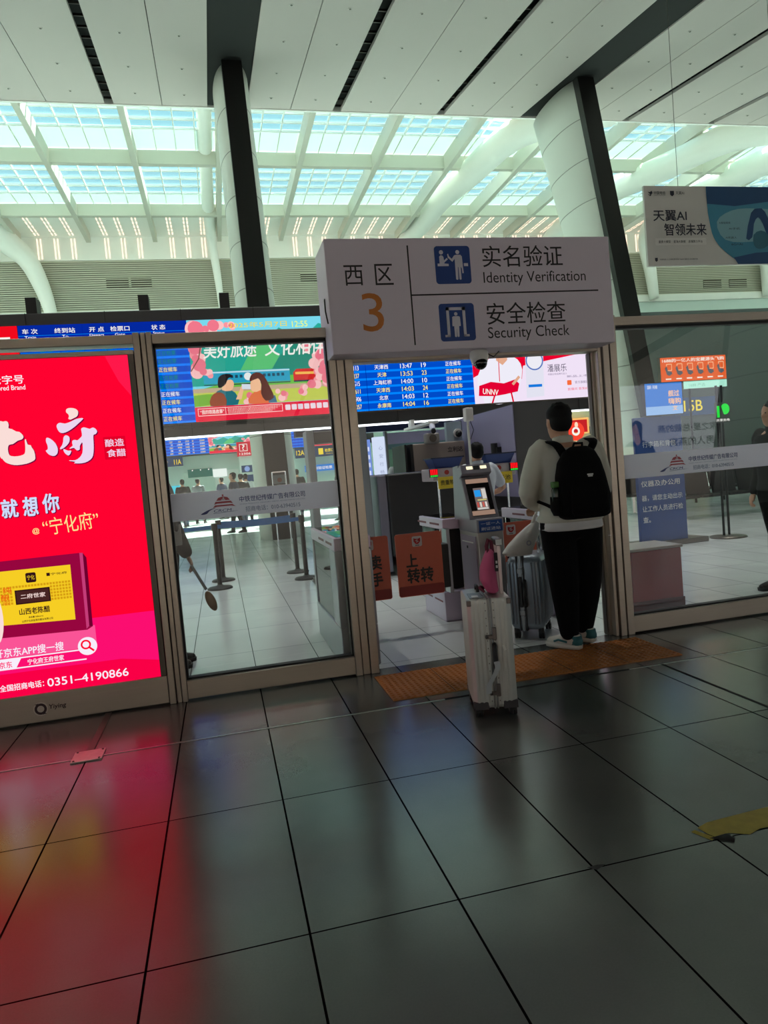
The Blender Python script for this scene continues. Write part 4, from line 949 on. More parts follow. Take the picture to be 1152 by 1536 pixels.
b = MB(); b.cyl((3.335, 10.615, 1.865), (3.335, 10.63, 1.865), .06, None, STEELD, 20); b.build('grille', t)
b = MB(); b.cyl((3.38, 10.7, 1.95), (3.38, 10.7, 2.1), .03, None, WHITE, 12); b.box(3.3, 3.46, 10.66, 12.2, 2.1, 2.14, WHITE); b.box(3.36, 3.42, 11.9, 12.1, 2.14, 2.27, WHITE); b.build('bracket', t)
t = thing('bullet_camera', 'white bullet camera above the loudspeaker', 'camera', (3.31, 10.5, 2.0))
b = MB(); b.cyl((3.33, 10.62, 2.06), (3.27, 10.36, 1.97), .042, None, PW, 16); b.build('housing', t)
b = MB(); b.cyl((3.27, 10.36, 1.97), (3.262, 10.33, 1.958), .038, None, BLACK, 16); b.build('lens', t)
t = thing('dome_camera', 'white dome camera on the beige scanner cabinet side', 'camera', (3.8, 10.95, 1.8))
b = MB(); b.box(3.66, 3.92, 10.9, 11.0, 1.80, 2.12, mat('camera plate', (160, 178, 190), .4)); b.build('back_plate', t)
b = MB(); b.cyl((3.84, 10.84, 1.93), (3.84, 10.9, 1.93), .07, None, PW, 18); b.build('housing', t)
b = MB(); b.ball((3.84, 10.83, 1.915), .055, BLACK, 16); b.build('lens', t)

# queue barrier posts with blue belt
BELT = mat('belt blue', (24, 104, 168), .6, 0, .05, 4)
sx = [(-.12, 9.82, 'black queue post with blue belt, nearer of the left pair', (1.07, 9.82)), (-.07, 10.6, 'black queue post with blue belt, farther of the left pair', (1.03, 10.6)), (1.03, 10.6, 'black queue post, farther of the right pair by the gate', None), (1.07, 9.82, 'black queue post, nearer of the right pair by the gate', None), (-1.25, 10.2, 'black queue post at the left end of the blue belt, behind the red advert', (-.12, 9.82))]
for x, yy, lab, to in sx:
    t = thing('queue_post', lab, 'queue post', (x, yy, 0), group='belt queue posts')
    b = MB(); b.lathe([(.17, 0), (.17, .015), (.15, .03), (.05, .045), (.035, .06)], (x, yy, 0), BLACK, 24); b.build('base', t)
    b = MB(); b.cyl((x, yy, .04), (x, yy, .84), .032, None, BLACK, 16); b.build('post', t)
    b = MB(); b.cyl((x, yy, .80), (x, yy, .90), .042, None, BLACK, 16); b.build('belt_head', t)
    if to:
        b = MB(); dx, dy = to[0] - x, to[1] - yy; l = math.hypot(dx, dy); nx, ny = -dy / l * .002, dx / l * .002; ux, uy = dx / l * .042, dy / l * .042
        n = 8; vs = []
        for i in range(n + 1):
            f = i / n; px, py = x + ux + (dx - 2 * ux) * f, yy + uy + (dy - 2 * uy) * f; s_ = -.012 * math.sin(math.pi * f)
            vs += [(px + nx, py + ny, .822 + s_), (px + nx, py + ny, .876 + s_), (px - nx, py - ny, .876 + s_), (px - nx, py - ny, .822 + s_)]
        b.faces(vs, [(4 * i + k, 4 * i + (k + 1) % 4, 4 * i + 4 + (k + 1) % 4, 4 * i + 4 + k) for i in range(n) for k in range(4)] + [(3, 2, 1, 0), (4 * n, 4 * n + 1, 4 * n + 2, 4 * n + 3)], BELT)
        b.build('belt', t)

# ================================================================== RIGHT-HAND GLASS SIDE
t = thing('red_cabinet', 'low red cabinet with a pale top behind the right glass panel', 'cabinet', (3.5, 5.4, 0))
b = MB(); b.box(3.28, 3.76, 5.22, 5.6, 0.0, .555, mat('cabinet red', (140, 30, 30), .4, 0, .05, 2), .008, 1); b.box(3.275, 3.765, 5.215, 5.22, 0, .13, mat('cabinet dark red', (92, 28, 28), .5)); b.build('body', t)
b = MB(); b.box(3.27, 3.77, 5.21, 5.61, .555, .58, mat('cabinet top', (190, 180, 176), .35), .004, 1); b.build('top', t)
t = thing('notice_board', 'tall blue notice stand with white lettering behind the right glass panel', 'notice stand', (6.2, 8.95, 0))
NB = mat('notice blue', (16, 70, 140), .4, 0, .05, 1)
b = MB(); b.box(5.62, 6.85, 8.85, 9.25, 0, .07, STEELD, .01, 1); b.build('base', t)
b = MB(); b.box(5.80, 6.56, 8.93, 9.0, .06, 1.86, NB, .006, 1); b.build('panel', t)
b = MB(); NT = mat('notice white', (214, 224, 236), .5)
for s_, a, e, z in (('行李箱和背包', 5.90, 6.44, 1.43), ('内如携带安检', 5.85, 6.47, 1.18), ('仪器及办公用', 5.84, 6.47, .87), ('器，请您主动出示', 5.84, 6.50, .665), ('让工作人员进行检', 5.84, 6.50, .51), ('查。', 5.84, 5.96, .355)): b.text(s_, a, e, z, z + .085, 8.926, NT, .015)
b.build('lettering', t)
b = MB(); b.box(5.98, 6.60, 8.92, 9.0, 1.87, 2.34, BLACK); b.rect(5.99, 6.59, 1.88, 2.33, 8.918, glow('totem blue', (30, 120, 214), .9)); b.text('国网', 6.03, 6.09, 2.25, 2.3, 8.915, LWH); b.text('河南', 6.11, 6.19, 2.25, 2.3, 8.915, LWH)
b.rect(5.99, 6.59, 1.88, 2.0, 8.917, glow('totem pale', (150, 190, 240), .9))
for s_, a, e, z0, z1 in (('舰过', 6.36, 6.54, 2.13, 2.22), ('嗨购', 6.36, 6.56, 2.02, 2.11), ('文', 6.42, 6.5, 1.93, 2.0)): b.text(s_, a, e, z0, z1, 8.914, glow('totem orange', (250, 190, 140)), .03)
b.build('display', t)
t = thing('banner_display', 'orange shopping banner on posts with white lettering, through the right glass panel', 'banner', (11.45, 15.05, 2.8))
OB = glow('banner orange', (240, 104, 52), .95); b = MB(); b.box(10.54, 12.38, 15.02, 15.12, 2.79, 3.57, STEELD); b.rect(10.55, 12.37, 2.98, 3.56, 15.015, OB)
b.text('1688的一亿人的宝藏源头飞购', 10.60, 12.32, 3.44, 3.53, 15.01, LWH, .03)
GYB = C('chair grey', 90, 96, 104)
for k in range(6):
    x = 10.66 + k * .29
    b.rrect(x + .04, x + .2, 3.24, 3.41, .02, 15.012, C('banner pale', 252, 190, 150)); b.rrect(x + .06, x + .18, 3.26, 3.39, .015, 15.010, OB)
    b.poly([(x, 3.3), (x + .05, 3.36), (x + .08, 3.24), (x + .18, 3.22), (x + .2, 3.17), (x + .12, 3.12), (x + .05, 3.15), (x + .02, 3.24)], 15.008, GYB); b.rect(x + .01, x + .16, 3.03, 3.06, 15.01, LWH)
b.rect(11.15, 12.37, 2.79, 2.965, 15.014, C('banner mint', 176, 236, 214)); b.text('1688 严选', 11.3, 11.75, 2.83, 2.91, 15.01, C('banner tagtext', 120, 190, 160)); b.build('panel', t)
b = MB()
for x in (11.35, 12.15): b.cyl((x, 15.07, 0), (x, 15.07, 2.79), .03, None, BLACK, 8)
b.build('posts', t)
t = thing('sign_stand', 'tall sign stand with two black poles and a round green emblem on top', 'sign stand', (7.3, 9, 0))
b = MB(); b.lathe([(.26, 0), (.25, .02), (.04, .04)], (7.29, 9.0, 0), STEELD, 28); b.build('base', t)
for x in (7.22, 7.31):
    b = MB(); b.cyl((x, 9, .03), (x, 9, 2.25), .018, None, BLACK, 12); b.build('pole', t)
b = MB(); GG = glow('emblem green', (40, 226, 70)); b.box(7.16, 7.42, 8.97, 8.98, 1.70, 2.0, mat('emblem plate', (60, 70, 66), .4)); b.disc(7.33, 1.90, .075, .08, 8.965, GG, 24, -110, 150); b.rect(7.19, 7.235, 1.78, 1.95, 8.965, GG); b.text('共享充电', 7.17, 7.40, 1.72, 1.76, 8.965, LWH, .02); b.build('emblem', t)
# row of dark waiting seats
SEAT = mat('seat black', (18, 18, 19), .45)
def seats(n, x0, y0, lab):
    t = thing('waiting_bench', lab, 'bench', (x0 + n * .3, y0, 0), group='black waiting benches')
    for i in range(n):
        x = x0 + i * .6
        b = MB(); b.box(x, x + .54, y0, y0 + .48, .40, .45, SEAT, .015, 2); b.build('seat', t)
        b = MB(); T = Matrix.Translation((x, y0 + .48, .43)) @ Matrix.Rotation(-.2, 4, 'X'); b.box(0, .54, 0, .04, 0, .5, SEAT, .015, 2, T); b.build('backrest', t)
    for x in (x0 + .2, x0 + n * .6 - .3):
        b = MB(); b.box(x, x + .06, y0 + .02, y0 + .5, 0, .04, CHROME); b.box(x, x + .06, y0 + .2, y0 + .26, .04, .4, CHROME); b.build('leg', t)
seats(7, 8.3, 11.6, 'black waiting bench behind the green emblem stand, nearer row'); seats(8, 8.6, 13.6, 'black waiting bench behind the green emblem stand, farther row')
# big hanging banner
t = thing('hanging_banner', 'large grey and blue technology banner hanging from the soffit at upper right', 'banner', (11.8, 14, 5.5))
HB = mat('banner grey', (196, 194, 190), .5, 0, .02, 1); HI = mat('banner ink', (24, 30, 48), .5); HT = mat('banner teal', (54, 128, 156), .5, 0, .12, .7); HD = mat('banner dark blue', (16, 66, 110), .5, 0, .12, .8); HLt = mat('banner mist', (122, 168, 180), .5, 0, .12, .9)
b = MB(); b.box(9.69, 13.9, 14.0, 14.06, 5.44, 7.19, HB)
y = 13.99
b.poly([(11.26, 7.185)] + smoothpts([(11.28, 6.6), (11.36, 6.15), (11.5, 5.9), (11.75, 5.68), (12.1, 5.45)], 3, False) + [(13.9, 5.45), (13.9, 7.185)], y, HT)
b.poly([(11.27, 7.184), (13.9, 7.184), (13.9, 6.9), (12.9, 6.85), (12.0, 6.75), (11.27, 6.8)], y - .003, HD)
b.poly(smoothpts([(11.5, 6.4), (11.9, 6.65), (12.5, 6.7), (13.2, 6.6), (13.2, 6.1), (12.4, 5.95), (11.7, 6.0)], 3), y - .003, HLt)
b.poly([(12.0, 5.45), (11.9, 5.6), (12.5, 5.7), (13.9, 5.75), (13.9, 5.45)], y - .004, HD)
b.poly(smoothpts([(12.25, 6.02), (12.42, 6.6), (12.62, 6.7), (12.8, 6.62), (13.05, 6.05), (12.85, 6.05), (12.72, 6.35), (12.6, 6.5), (12.48, 6.35), (12.42, 6.05)], 2), y - .006, HD)
b.poly(smoothpts([(12.45, 6.1), (12.66, 6.2), (12.85, 6.1), (12.82, 5.85), (12.6, 5.78), (12.46, 5.86)], 2), y - .007, mat('banner teal dark', (40, 100, 120), .5))
for s_, a, e, z0, z1 in (('天翼AI', 9.88, 10.73, 6.42, 6.66), ('智领未来', 10.14, 11.22, 6.10, 6.37)): b.text(s_, a, e, z0, z1, y, HI, .02)
b.poly([(9.78, 7.06), (9.84, 7.0), (9.82, 6.96), (9.9, 7.03), (9.88, 7.08), (9.83, 7.05)], y, HI); b.stroke([(9.8, 7.0), (9.84, 6.97), (9.86, 6.99)], .015, y, HI)
b.text('中国电信', 9.93, 10.22, 7.0, 7.07, y, HI, .01); b.text('CHINA TELECOM', 9.93, 10.22, 6.975, 6.99, y, HI)
b.poly([(10.34, 7.08), (10.44, 7.08), (10.44, 7.0), (10.39, 6.96), (10.34, 7.0)], y, HI); b.text('天翼AI', 10.48, 10.70, 7.0, 7.07, y, HI)
b.text('星辰大模型    星海大数据    息壤算力平台', 9.98, 11.1, 5.94, 6.0, y, HI); b.rrect(9.9, 11.2, 5.895, 6.05, .02, y + .005, mat('banner frame', (206, 204, 200), .5))
b.poly([(9.86, 5.62), (9.93, 5.62), (9.93, 5.56), (9.895, 5.53), (9.86, 5.56)], y, HI); b.text('中国电信 人工智能服务商 TeleAI 智能生活全面升级', 9.98, 10.95, 5.565, 5.6, y, HI)
for s_, x, z in (('AI智能眼镜', 11.55, 6.35), ('AI手机', 11.8, 6.22), ('AI机器人', 11.7, 6.02), ('6G+AI', 11.85, 5.87)): b.text(s_, x, x + .3, z, z + .05, y - .008, HI)
b.build('panel', t)
b = MB()
for x in (10.58, 13.2): b.cyl((x, 14.03, 7.18), (x, 14.03, sz(14)), .006, None, STEELD, 6)
b.build('wires', t)

# ================================================================== FAR SIDE OF THE HALL
FW = mat('far wall pale', (198, 220, 212), .55, 0, .03, .4); FWB = mat('far panel white', (222, 230, 226), .5); FB = mat('far sign blue', (22, 62, 116), .45); FY = glow('far yellow', (236, 212, 60)); FBL = glow('far blue screen', (30, 120, 200))
t = thing('departures_board', 'far departures board with travel picture, above the gate marked 11', 'information board', (-.4, 41, 3.25))
b = MB(); b.box(-4.8, 2.0, 41.0, 41.5, 3.22, 4.35, BH); b.build('bulkhead', t)
b = MB(); departures(b, -2.75, 3.3, 2.39, .97, 40.99, .008, ROWS_R[5:], False); b.build('timetable_screen', t)
b = MB(); travel_picture(b, -.36, 3.25, 2.33, 1.02, 40.99, .008, False); b.build('picture_screen', t)
t = thing('departures_board', 'far departures board cut by the right mullion, above the gate marked 12', 'information board', (6, 41, 3.25))
b = MB(); b.box(4.4, 9.2, 41.0, 41.5, 3.22, 4.35, BH); b.build('bulkhead', t)
b = MB(); departures(b, 4.2, 3.25, 1.32, 1.02, 40.99, .008, [('', '', '', '', q[4], q[5]) for q in ROWS_R[5:]], False); b.build('timetable_screen', t)
b = MB(); travel_picture(b, 5.52, 3.25, 2.33, 1.02, 40.99, .008, False); b.build('picture_screen', t)
t = thing('gate_sign', 'dark blue gate sign reading 11A under the far left departures board', 'sign', (-2.3, 41.1, 2.7), group='far gate number signs')
b = MB(); b.box(-3.6, -1.86, 41.0, 41.2, 2.70, 3.22, FB); b.text('11A', -2.33, -1.95, 2.8, 3.08, 40.98, FY, .02); b.build('panel', t)
t = thing('gate_sign', 'dark blue gate sign reading 12A under the far right departures board', 'sign', (5.6, 41.1, 2.6), group='far gate number signs')
b = MB(); b.box(4.46, 7.2, 41.0, 41.2, 2.62, 3.2, FB); b.text('12A', 4.52, 4.98, 2.78, 3.06, 40.98, FY, .02); b.rect(5.82, 6.1, 2.74, 3.1, 40.98, FY); b.text('检票口', 6.2, 6.72, 2.86, 3.06, 40.98, FY, .02); b.text('Check In', 6.25, 6.65, 2.74, 2.8, 40.98, FY); b.build('panel', t)
t = thing('gate_sign', 'yellow lit gate number 15B seen through the right glass panel', 'sign', (31, 41, 3.6), group='far gate number signs')
b = MB(); b.box(29.9, 33.3, 41.35, 41.5, 3.43, 4.64, FB); b.text('15B', 30.62, 32.05, 3.71, 4.44, 41.33, FY, .02); b.build('panel', t)
b = MB(); b.box(-9, 1.18, 41.5, 41.9, 2.3, 4.2, FW); b.box(-9, -1.9, 41.5, 41.9, 0, 2.3, FW); b.box(-.2, 1.18, 41.6, 41.9, 0, 2.3, FWB); b.box(4.4, 12, 41.5, 41.9, 0, 4.2, FW); struct(b, 'wall_north')
t = thing('shop_sign', 'green shop fascia over the far opening left of the information pillar', 'sign', (-1, 41.4, 2))
b = MB(); b.box(-1.66, -.3, 41.3, 41.5, 2.0, 2.46, mat('shop green', (24, 120, 112), .5)); b.build('panel', t)
b = MB()
for q in range(3): b.ball((-1.4 + q * .45, 41.28, 2.4), .035, LWH, 8)
b.build('lamps', t)
t = thing('information_pillar', 'white information pillar with a red question-mark sign and blue panels', 'pillar', (1.6, 41, 0))
b = MB(); b.box(1.24, 2.0, 40.8, 41.3, 0, 3.0, FWB); b.build('body', t)
b = MB(); b.box(1.16, 1.98, 40.7, 41.3, 2.98, 3.78, glow('info red', (196, 18, 44))); b.rect(1.3, 1.75, 3.25, 3.66, 40.69, LWH); b.rect(1.33, 1.72, 3.28, 3.63, 40.685, glow('info red', (196, 18, 44))); b.text('?', 1.46, 1.6, 3.31, 3.61, 40.68, LWH, .02); b.text('12306', 1.28, 1.9, 3.04, 3.16, 40.69, LWH, .02); b.build('question_sign', t)
b = MB(); b.rect(1.32, 1.92, 2.05, 2.44, 40.79, FB); b.disc(1.63, 2.24, .15, .15, 40.78, glow('far clock', (130, 160, 210)), 20); b.rect(1.34, 1.94, 1.5, 1.9, 40.79, FB); b.build('blue_panels', t)
t = thing('light_screen', 'pale lit screen in the far opening left of the information pillar', 'screen', (.1, 41.5, 1.9))
b = MB(); b.box(-.28, .5, 41.4, 41.5, 1.93, 2.38, glow('far screen', (236, 246, 240))); b.build('panel', t)
t = thing('blue_strip_sign', 'long blue lit sign under the gate sign reading 12A', 'sign', (6, 41.4, 1.8))
b = MB(); b.box(5.0, 6.8, 41.3, 41.5, 1.78, 2.16, FBL); b.text('实名制验证检票', 5.15, 6.6, 1.88, 2.06, 41.29, LWH, .01); b.build('panel', t)
t = thing('poster', 'cyan poster of a smiling staff portrait by the far left gate', 'poster', (-2.2, 41.4, .9))
b = MB(); b.box(-2.62, -1.95, 41.36, 41.5, .9, 1.62, glow('poster cyan', (70, 200, 220))); b.disc(-2.2, 1.3, .1, .13, 41.35, glow('poster skin', (230, 190, 160))); b.disc(-2.2, 1.4, .11, .07, 41.345, BLACK); b.poly([(-2.4, .92), (-2.35, 1.1), (-2.05, 1.1), (-2.0, .92)], 41.35, FB); b.build('sheet', t)
t = thing('easel_sign', 'easel sign with a round emblem in front of the dark-striped column', 'sign', (1.3, 15.5, 0))
b = MB()
for x in (1.14, 1.43): b.cyl((x, 15.5, 0), (x, 15.5, 1.60), .014, None, CHROME, 10)
b.box(1.14, 1.43, 15.49, 15.51, 1.585, 1.61, CHROME); b.build('stand_frame', t)
b = MB(); b.box(1.16, 1.41, 15.47, 15.49, 1.2, 1.53, mat('easel grey', (120, 122, 124), .5)); b.disc(1.29, 1.42, .05, .05, 15.465, mat('emblem bronze', (130, 80, 60), .5)); b.text('请勿吸烟', 1.18, 1.39, 1.24, 1.30, 15.465, LWH, .02); b.rect(1.16, 1.41, 1.21, 1.34, 15.468, BLACK); b.build('board', t)
# lit corner seen between the traveller's head and the right post
t = thing('shop', 'warm lit shop front with a red glowing sign right of the traveller’s head', 'shop', (22.5, 41, 0))
b = MB(); b.box(17, 24.5, 41.3, 41.8, 0, 4.9, mat('shop cream', (226, 218, 180), .5)); b.build('wall', t)
b = MB(); b.box(20.6, 23.3, 40.9, 41.3, 2.78, 3.78, glow('shop rim', (250, 190, 110))); b.rect(20.8, 23.18, 2.86, 3.66, 40.89, glow('shop red', (196, 36, 40))); ring(b, 22.35, 2.95, .15, .28, 40.88, LWH, 20); b.disc(22.4, 3.35, .12, .18, 40.87, glow('shop light', (255, 220, 190))); ring(b, 22.35, 2.95, .3, .6, 40.885, glow('shop glow', (246, 70, 50)), 20); b.build('lit_sign', t)
b = MB(); b.box(23.38, 23.72, 40.9, 41.0, 2.72, 3.2, FB); b.rect(23.45, 23.65, 2.8, 3.1, 40.89, FY); b.build('small_sign', t)
t = thing('gate_sign', 'blue gate sign with a yellow numeral beside the right post of the doorway', 'sign', (24.2, 41, 3.6), group='far gate number signs')
b = MB(); b.box(23.7, 26, 40.9, 41.0, 3.7, 4.5, FB); b.text('1', 23.95, 24.15, 3.85, 4.4, 40.88, FY, .03); b.build('panel', t)
b = MB(); b.box(24.5, 44, 41.5, 41.9, 0, 10.4, mat('darkened backdrop wall', (64, 70, 68), .5, 0, .1, .4)); struct(b, 'wall_east')  # wall raised and darkened so soffit reflections show in the right glass
# glazed partition with white and coloured banners left of the x-ray machine
t = thing('light_box', 'tall white lit advert column left of the x-ray machine', 'advert', (3.95, 17, 0))
b = MB(); b.box(3.82, 4.08, 17.0, 17.3, 0, 2.28, glow('lightbox white', (214, 226, 250), .95)); b.build('lit_panel', t)
b = MB()
for q, s_ in enumerate('心安行畅'): b.text(s_, 3.91, 4.01, 1.95 - q * .2, 2.05 - q * .2, 16.99, C('lightbox ink', 150, 160, 190))
b.build('lettering', t)
t = thing('light_box', 'blue and red lit advert panel beside the metal detector post', 'advert', (3.6, 17.5, 0))
b = MB(); b.box(3.40, 3.80, 17.4, 17.6, 0, 2.25, glow('lightbox blue', (120, 150, 226), .9)); b.rect(3.40, 3.62, .9, 1.9, 17.39, glow('lightbox rose', (226, 150, 160), .9)); b.build('lit_panel', t)
b = MB()
for q in range(4): b.rect(3.66, 3.76, 1.35 + q * .2, 1.46 + q * .2, 17.38, C('lightbox pale', 210, 220, 250))
b.build('squares', t)
t = thing('glass_partition', 'blue-grey partition with a pale green door behind the x-ray machine', 'partition', (4.7, 17.2, 0))
b = MB(); b.box(4.1, 4.16, 17.0, 17.2, 0, 2.4, MD); b.build('post', t)
b = MB(); b.box(4.16, 6.2, 17.2, 17.3, 0, 2.08, mat('partition blue', (120, 160, 172), .4)); b.box(4.16, 6.2, 17.15, 17.3, 2.08, 2.36, mat('partition lilac', (178, 172, 212), .5)); b.build('panel', t)
b = MB(); b.box(4.18, 4.40, 17.14, 17.2, .02, 1.95, mat('partition green', (150, 206, 178), .4)); b.build('door_leaf', t)
b = MB(); b.rect(4.46, 4.54, 1.78, 1.88, 17.18, glow('pager', (206, 220, 180))); b.rect(4.43, 4.62, 1.5, 1.96, 17.19, mat('partition grey', (130, 136, 156), .5)); b.build('call_panel', t)
t = thing('fascia', 'navy fascia beam above the partition, below the departures board', 'beam', (4.4, 17, 2.42))
b = MB(); b.box(1.9, 6.4, 17.0, 17.4, 2.41, 2.62, mat('fascia navy', (30, 40, 84), .5)); tmp = b.build('beam', t)

# billboard behind the camera, mirrored in the right glass panel
t = thing('billboard', 'pale lit billboard of a man with black lettering, mirrored in the right glass panel', 'billboard', (11.4, -6, 0), math.pi)
BBW = glow('billboard pale', (224, 226, 232), 2.0); SKIN2 = glow('print skin', (186, 140, 118), 2.0); PRB = glow('print dark', (26, 28, 36), 2.0); PRN = glow('print navy', (24, 44, 84), 2.0)
b = MB(); b.box(-1.75, 1.75, 0, .08, 1.15, 3.0, BBW); b.build('panel', t, True)
b = MB(); y = -.004
b.poly(smoothpts([(.75, 1.16), (.8, 1.5), (1.0, 1.62), (1.2, 1.66), (1.45, 1.6), (1.6, 1.45), (1.65, 1.16)], 3), y, PRN); b.poly([(1.12, 1.6), (1.2, 1.5), (1.29, 1.6), (1.28, 1.8), (1.13, 1.8)], y - .003, SKIN2)
b.disc(1.2, 1.9, .135, .19, y - .004, SKIN2); b.poly(smoothpts([(1.05, 1.9), (1.06, 2.06), (1.2, 2.14), (1.34, 2.06), (1.35, 1.9), (1.3, 2.0), (1.2, 2.03), (1.1, 1.6)], 3), y - .006, PRB)
for x in (1.15, 1.25): b.disc(x, 1.92, .016, .01, y - .007, PRB, 10)
b.poly([(1.14, 1.8), (1.2, 1.78), (1.26, 1.8), (1.2, 1.815)], y - .007, glow('print lip', (150, 80, 76), 2.0))
b.rect(1.3, 1.72, 1.2, 1.5, y - .003, glow('print cream', (222, 210, 190), 2.0))
b.text('家之星·总裁的燕', -1.1, .62, 1.78, 1.98, y, PRB, .02); b.text('男人的燕窝', -1.0, .3, 1.42, 1.64, y, PRB, .02); b.build('artwork', t, True)
for x in (-1.5, 1.5):
    b = MB(); b.box(x - .05, x + .05, .02, .08, 0, 1.15, STEELD); b.build('leg', t, True)
# ================================================================== PEOPLE
SKIN = mat('skin', (198, 150, 124), .5, 0, .05, 20); HAIR = mat('black hair', (7, 6, 7), .7, 0, .3, 60, .25)
SHOEW = mat('shoe white', (206, 200, 192), .6, 0, .08, 20); SHOET = mat('shoe teal', (40, 104, 112), .6, 0, .08, 20); SHOEB = mat('shoe black', (16, 16, 17), .5)
JK = mat('jacket grey', (212, 210, 198), .85, 0, .06, 9); TEE = mat('tee white', (224, 224, 226), .85, 0, .03, 9); TRB = mat('trousers black', (5, 5, 6), .95, 0, .2, 9, .2); POLO = mat('polo white', (206, 210, 220), .8, 0, .04, 9)
def remeshed(mb, voxel, it, name, parent, m, local=True):
    me = bpy.data.meshes.new('tmp'); bmesh.ops.recalc_face_normals(mb.bm, faces=mb.bm.faces[:]); mb.bm.to_mesh(me); mb.bm.free()
    o = bpy.data.objects.new('tmp', me); COL.objects.link(o)
    r = o.modifiers.new('r', 'REMESH'); r.mode = 'VOXEL'; r.voxel_size = voxel; r.use_smooth_shade = True
    if it: s_ = o.modifiers.new('s', 'SMOOTH'); s_.iterations = it; s_.factor = .5
    bpy.context.view_layer.update()
    dg = bpy.context.evaluated_depsgraph_get()
    m2 = bpy.data.meshes.new_from_object(o.evaluated_get(dg), depsgraph=dg)
    bpy.data.objects.remove(o); bpy.data.meshes.remove(me)
    m2.name = name; m2.materials.clear(); m2.materials.append(m)
    for p in m2.polygons: p.use_smooth = True; p.material_index = 0
    q = bpy.data.objects.new(name, m2); COL.objects.link(q)
    if parent is not None: q.parent = parent
    return q
def limb(b, pts, rad, m=None, k=3):
    m = m or SKIN
    q = smoothpts([tuple(p) + (r,) for p, r in zip(pts, rad)], k, False)
    P = [p[:3] for p in q]; R = [p[3] for p in q]
    b.tube(P, R, m, 14); b.ball(P[0], R[0] * .99, m, 14); b.ball(P[-1], R[-1] * .99, m, 14)
def hand(b, w, d, side, curl=.6, s=1.0):
    """palm and five bent fingers from wrist w along direction d; side +1 right"""
    w = Vector(w); d = Vector(d).normalized()
    up = Vector((0, 0, 1)) if abs(d.z) < .8 else Vector((0, 1, 0))
    across = d.cross(up).normalized(); n = across.cross(d).normalized()
    if side < 0: across = -across
    c = w + d * .05 * s
    M_ = Matrix((across * 1, d, n)).transposed()
    b.ball(c, (.040 * s, .052 * s, .016 * s), SKIN, 14, M_.to_4x4())
    for i, (off, ln) in enumerate(((-.028, .062), (-.010, .074), (.010, .078), (.028, .070))):
        p0 = c + d * .035 * s + across * off * s; p1 = p0 + d * ln * .45 * s - n * .012 * curl * s; p2 = p1 + (d * (1 - curl * .7) - n * curl).normalized() * ln * .32 * s; p3 = p2 + (d * (1 - curl * 1.3) - n * curl * 1.3).normalized() * ln * .26 * s
        b.tube([p0 - d * .02 * s, p0, p1, p2, p3], [.0095 * s, .009 * s, .0085 * s, .008 * s, .007 * s], SKIN, 8); b.ball(p3, .007 * s, SKIN, 8)
    t0 = w + d * .025 * s + across * .022 * s * 1; t1 = t0 + (across * .7 + d * .7).normalized() * .035 * s - n * .006 * s; t2 = t1 + (d * .9 + across * .25 - n * .3).normalized() * .03 * s
    b.tube([t0, t1, t2], [.012 * s, .0105 * s, .0085 * s], SKIN, 8); b.ball(t2, .0085 * s, SKIN, 8)
AR = {'L': ((-.19, 0, 1.42), (-.235, -.02, 1.14), (-.235, .07, .90)), 'R': ((.19, 0, 1.42), (.235, -.02, 1.14), (.235, .07, .90))}
LG_ = {'L': ((-.10, 0, .90), (-.10, .01, .48), (-.10, -.02, .08), (0, 1)), 'R': ((.10, 0, .90), (.10, .01, .48), (.10, -.02, .08), (0, 1))}
def torso_rings(k=1.0, g=0.0, lean=0.0, z0=.84, z1=1.5):
    base = [(.84, .165, .115), (.92, .17, .12), (1.02, .150, .105), (1.12, .155, .108), (1.24, .178, .118), (1.34, .195, .115), (1.41, .19, .10), (1.45, .145, .085), (1.49, .075, .068), (1.52, .058, .06)]
    return [(0, lean * max(0, z - .95), z, (rx + g) * k, ry + g, 2.4) for z, rx, ry in base if z0 - .001 <= z <= z1]
def head(b, hx=0.0, hy=.02, hz=1.64, sc=1.0):
    b.loft([(hx, hy + .02 * sc, hz - .118 * sc, .03 * sc, .04 * sc), (hx, hy + .015, hz - .10 * sc, .05 * sc, .065 * sc), (hx, hy + .008, hz - .06 * sc, .064 * sc, .083 * sc), (hx, hy, hz, .073 * sc, .092 * sc), (hx, hy - .005, hz + .05 * sc, .072 * sc, .092 * sc), (hx, hy - .006, hz + .09 * sc, .055 * sc, .072 * sc), (hx, hy - .006, hz + .112 * sc, .025 * sc, .035 * sc)], SKIN, 24)
    b.ball((hx, hy + .096 * sc, hz - .02 * sc), (.014 * sc, .02 * sc, .026 * sc), SKIN, 10)
    for s_ in (-1, 1):
        b.ball((hx + s_ * .074 * sc, hy - .004, hz - .012 * sc), (.012 * sc, .022 * sc, .034 * sc), SKIN, 12)
        b.ball((hx + s_ * .030 * sc, hy + .078 * sc, hz + .012 * sc), (.018 * sc, .014 * sc, .010 * sc), SKIN, 10)
    b.ball((hx, hy + .082 * sc, hz - .062 * sc), (.026 * sc, .016 * sc, .010 * sc), SKIN, 10)
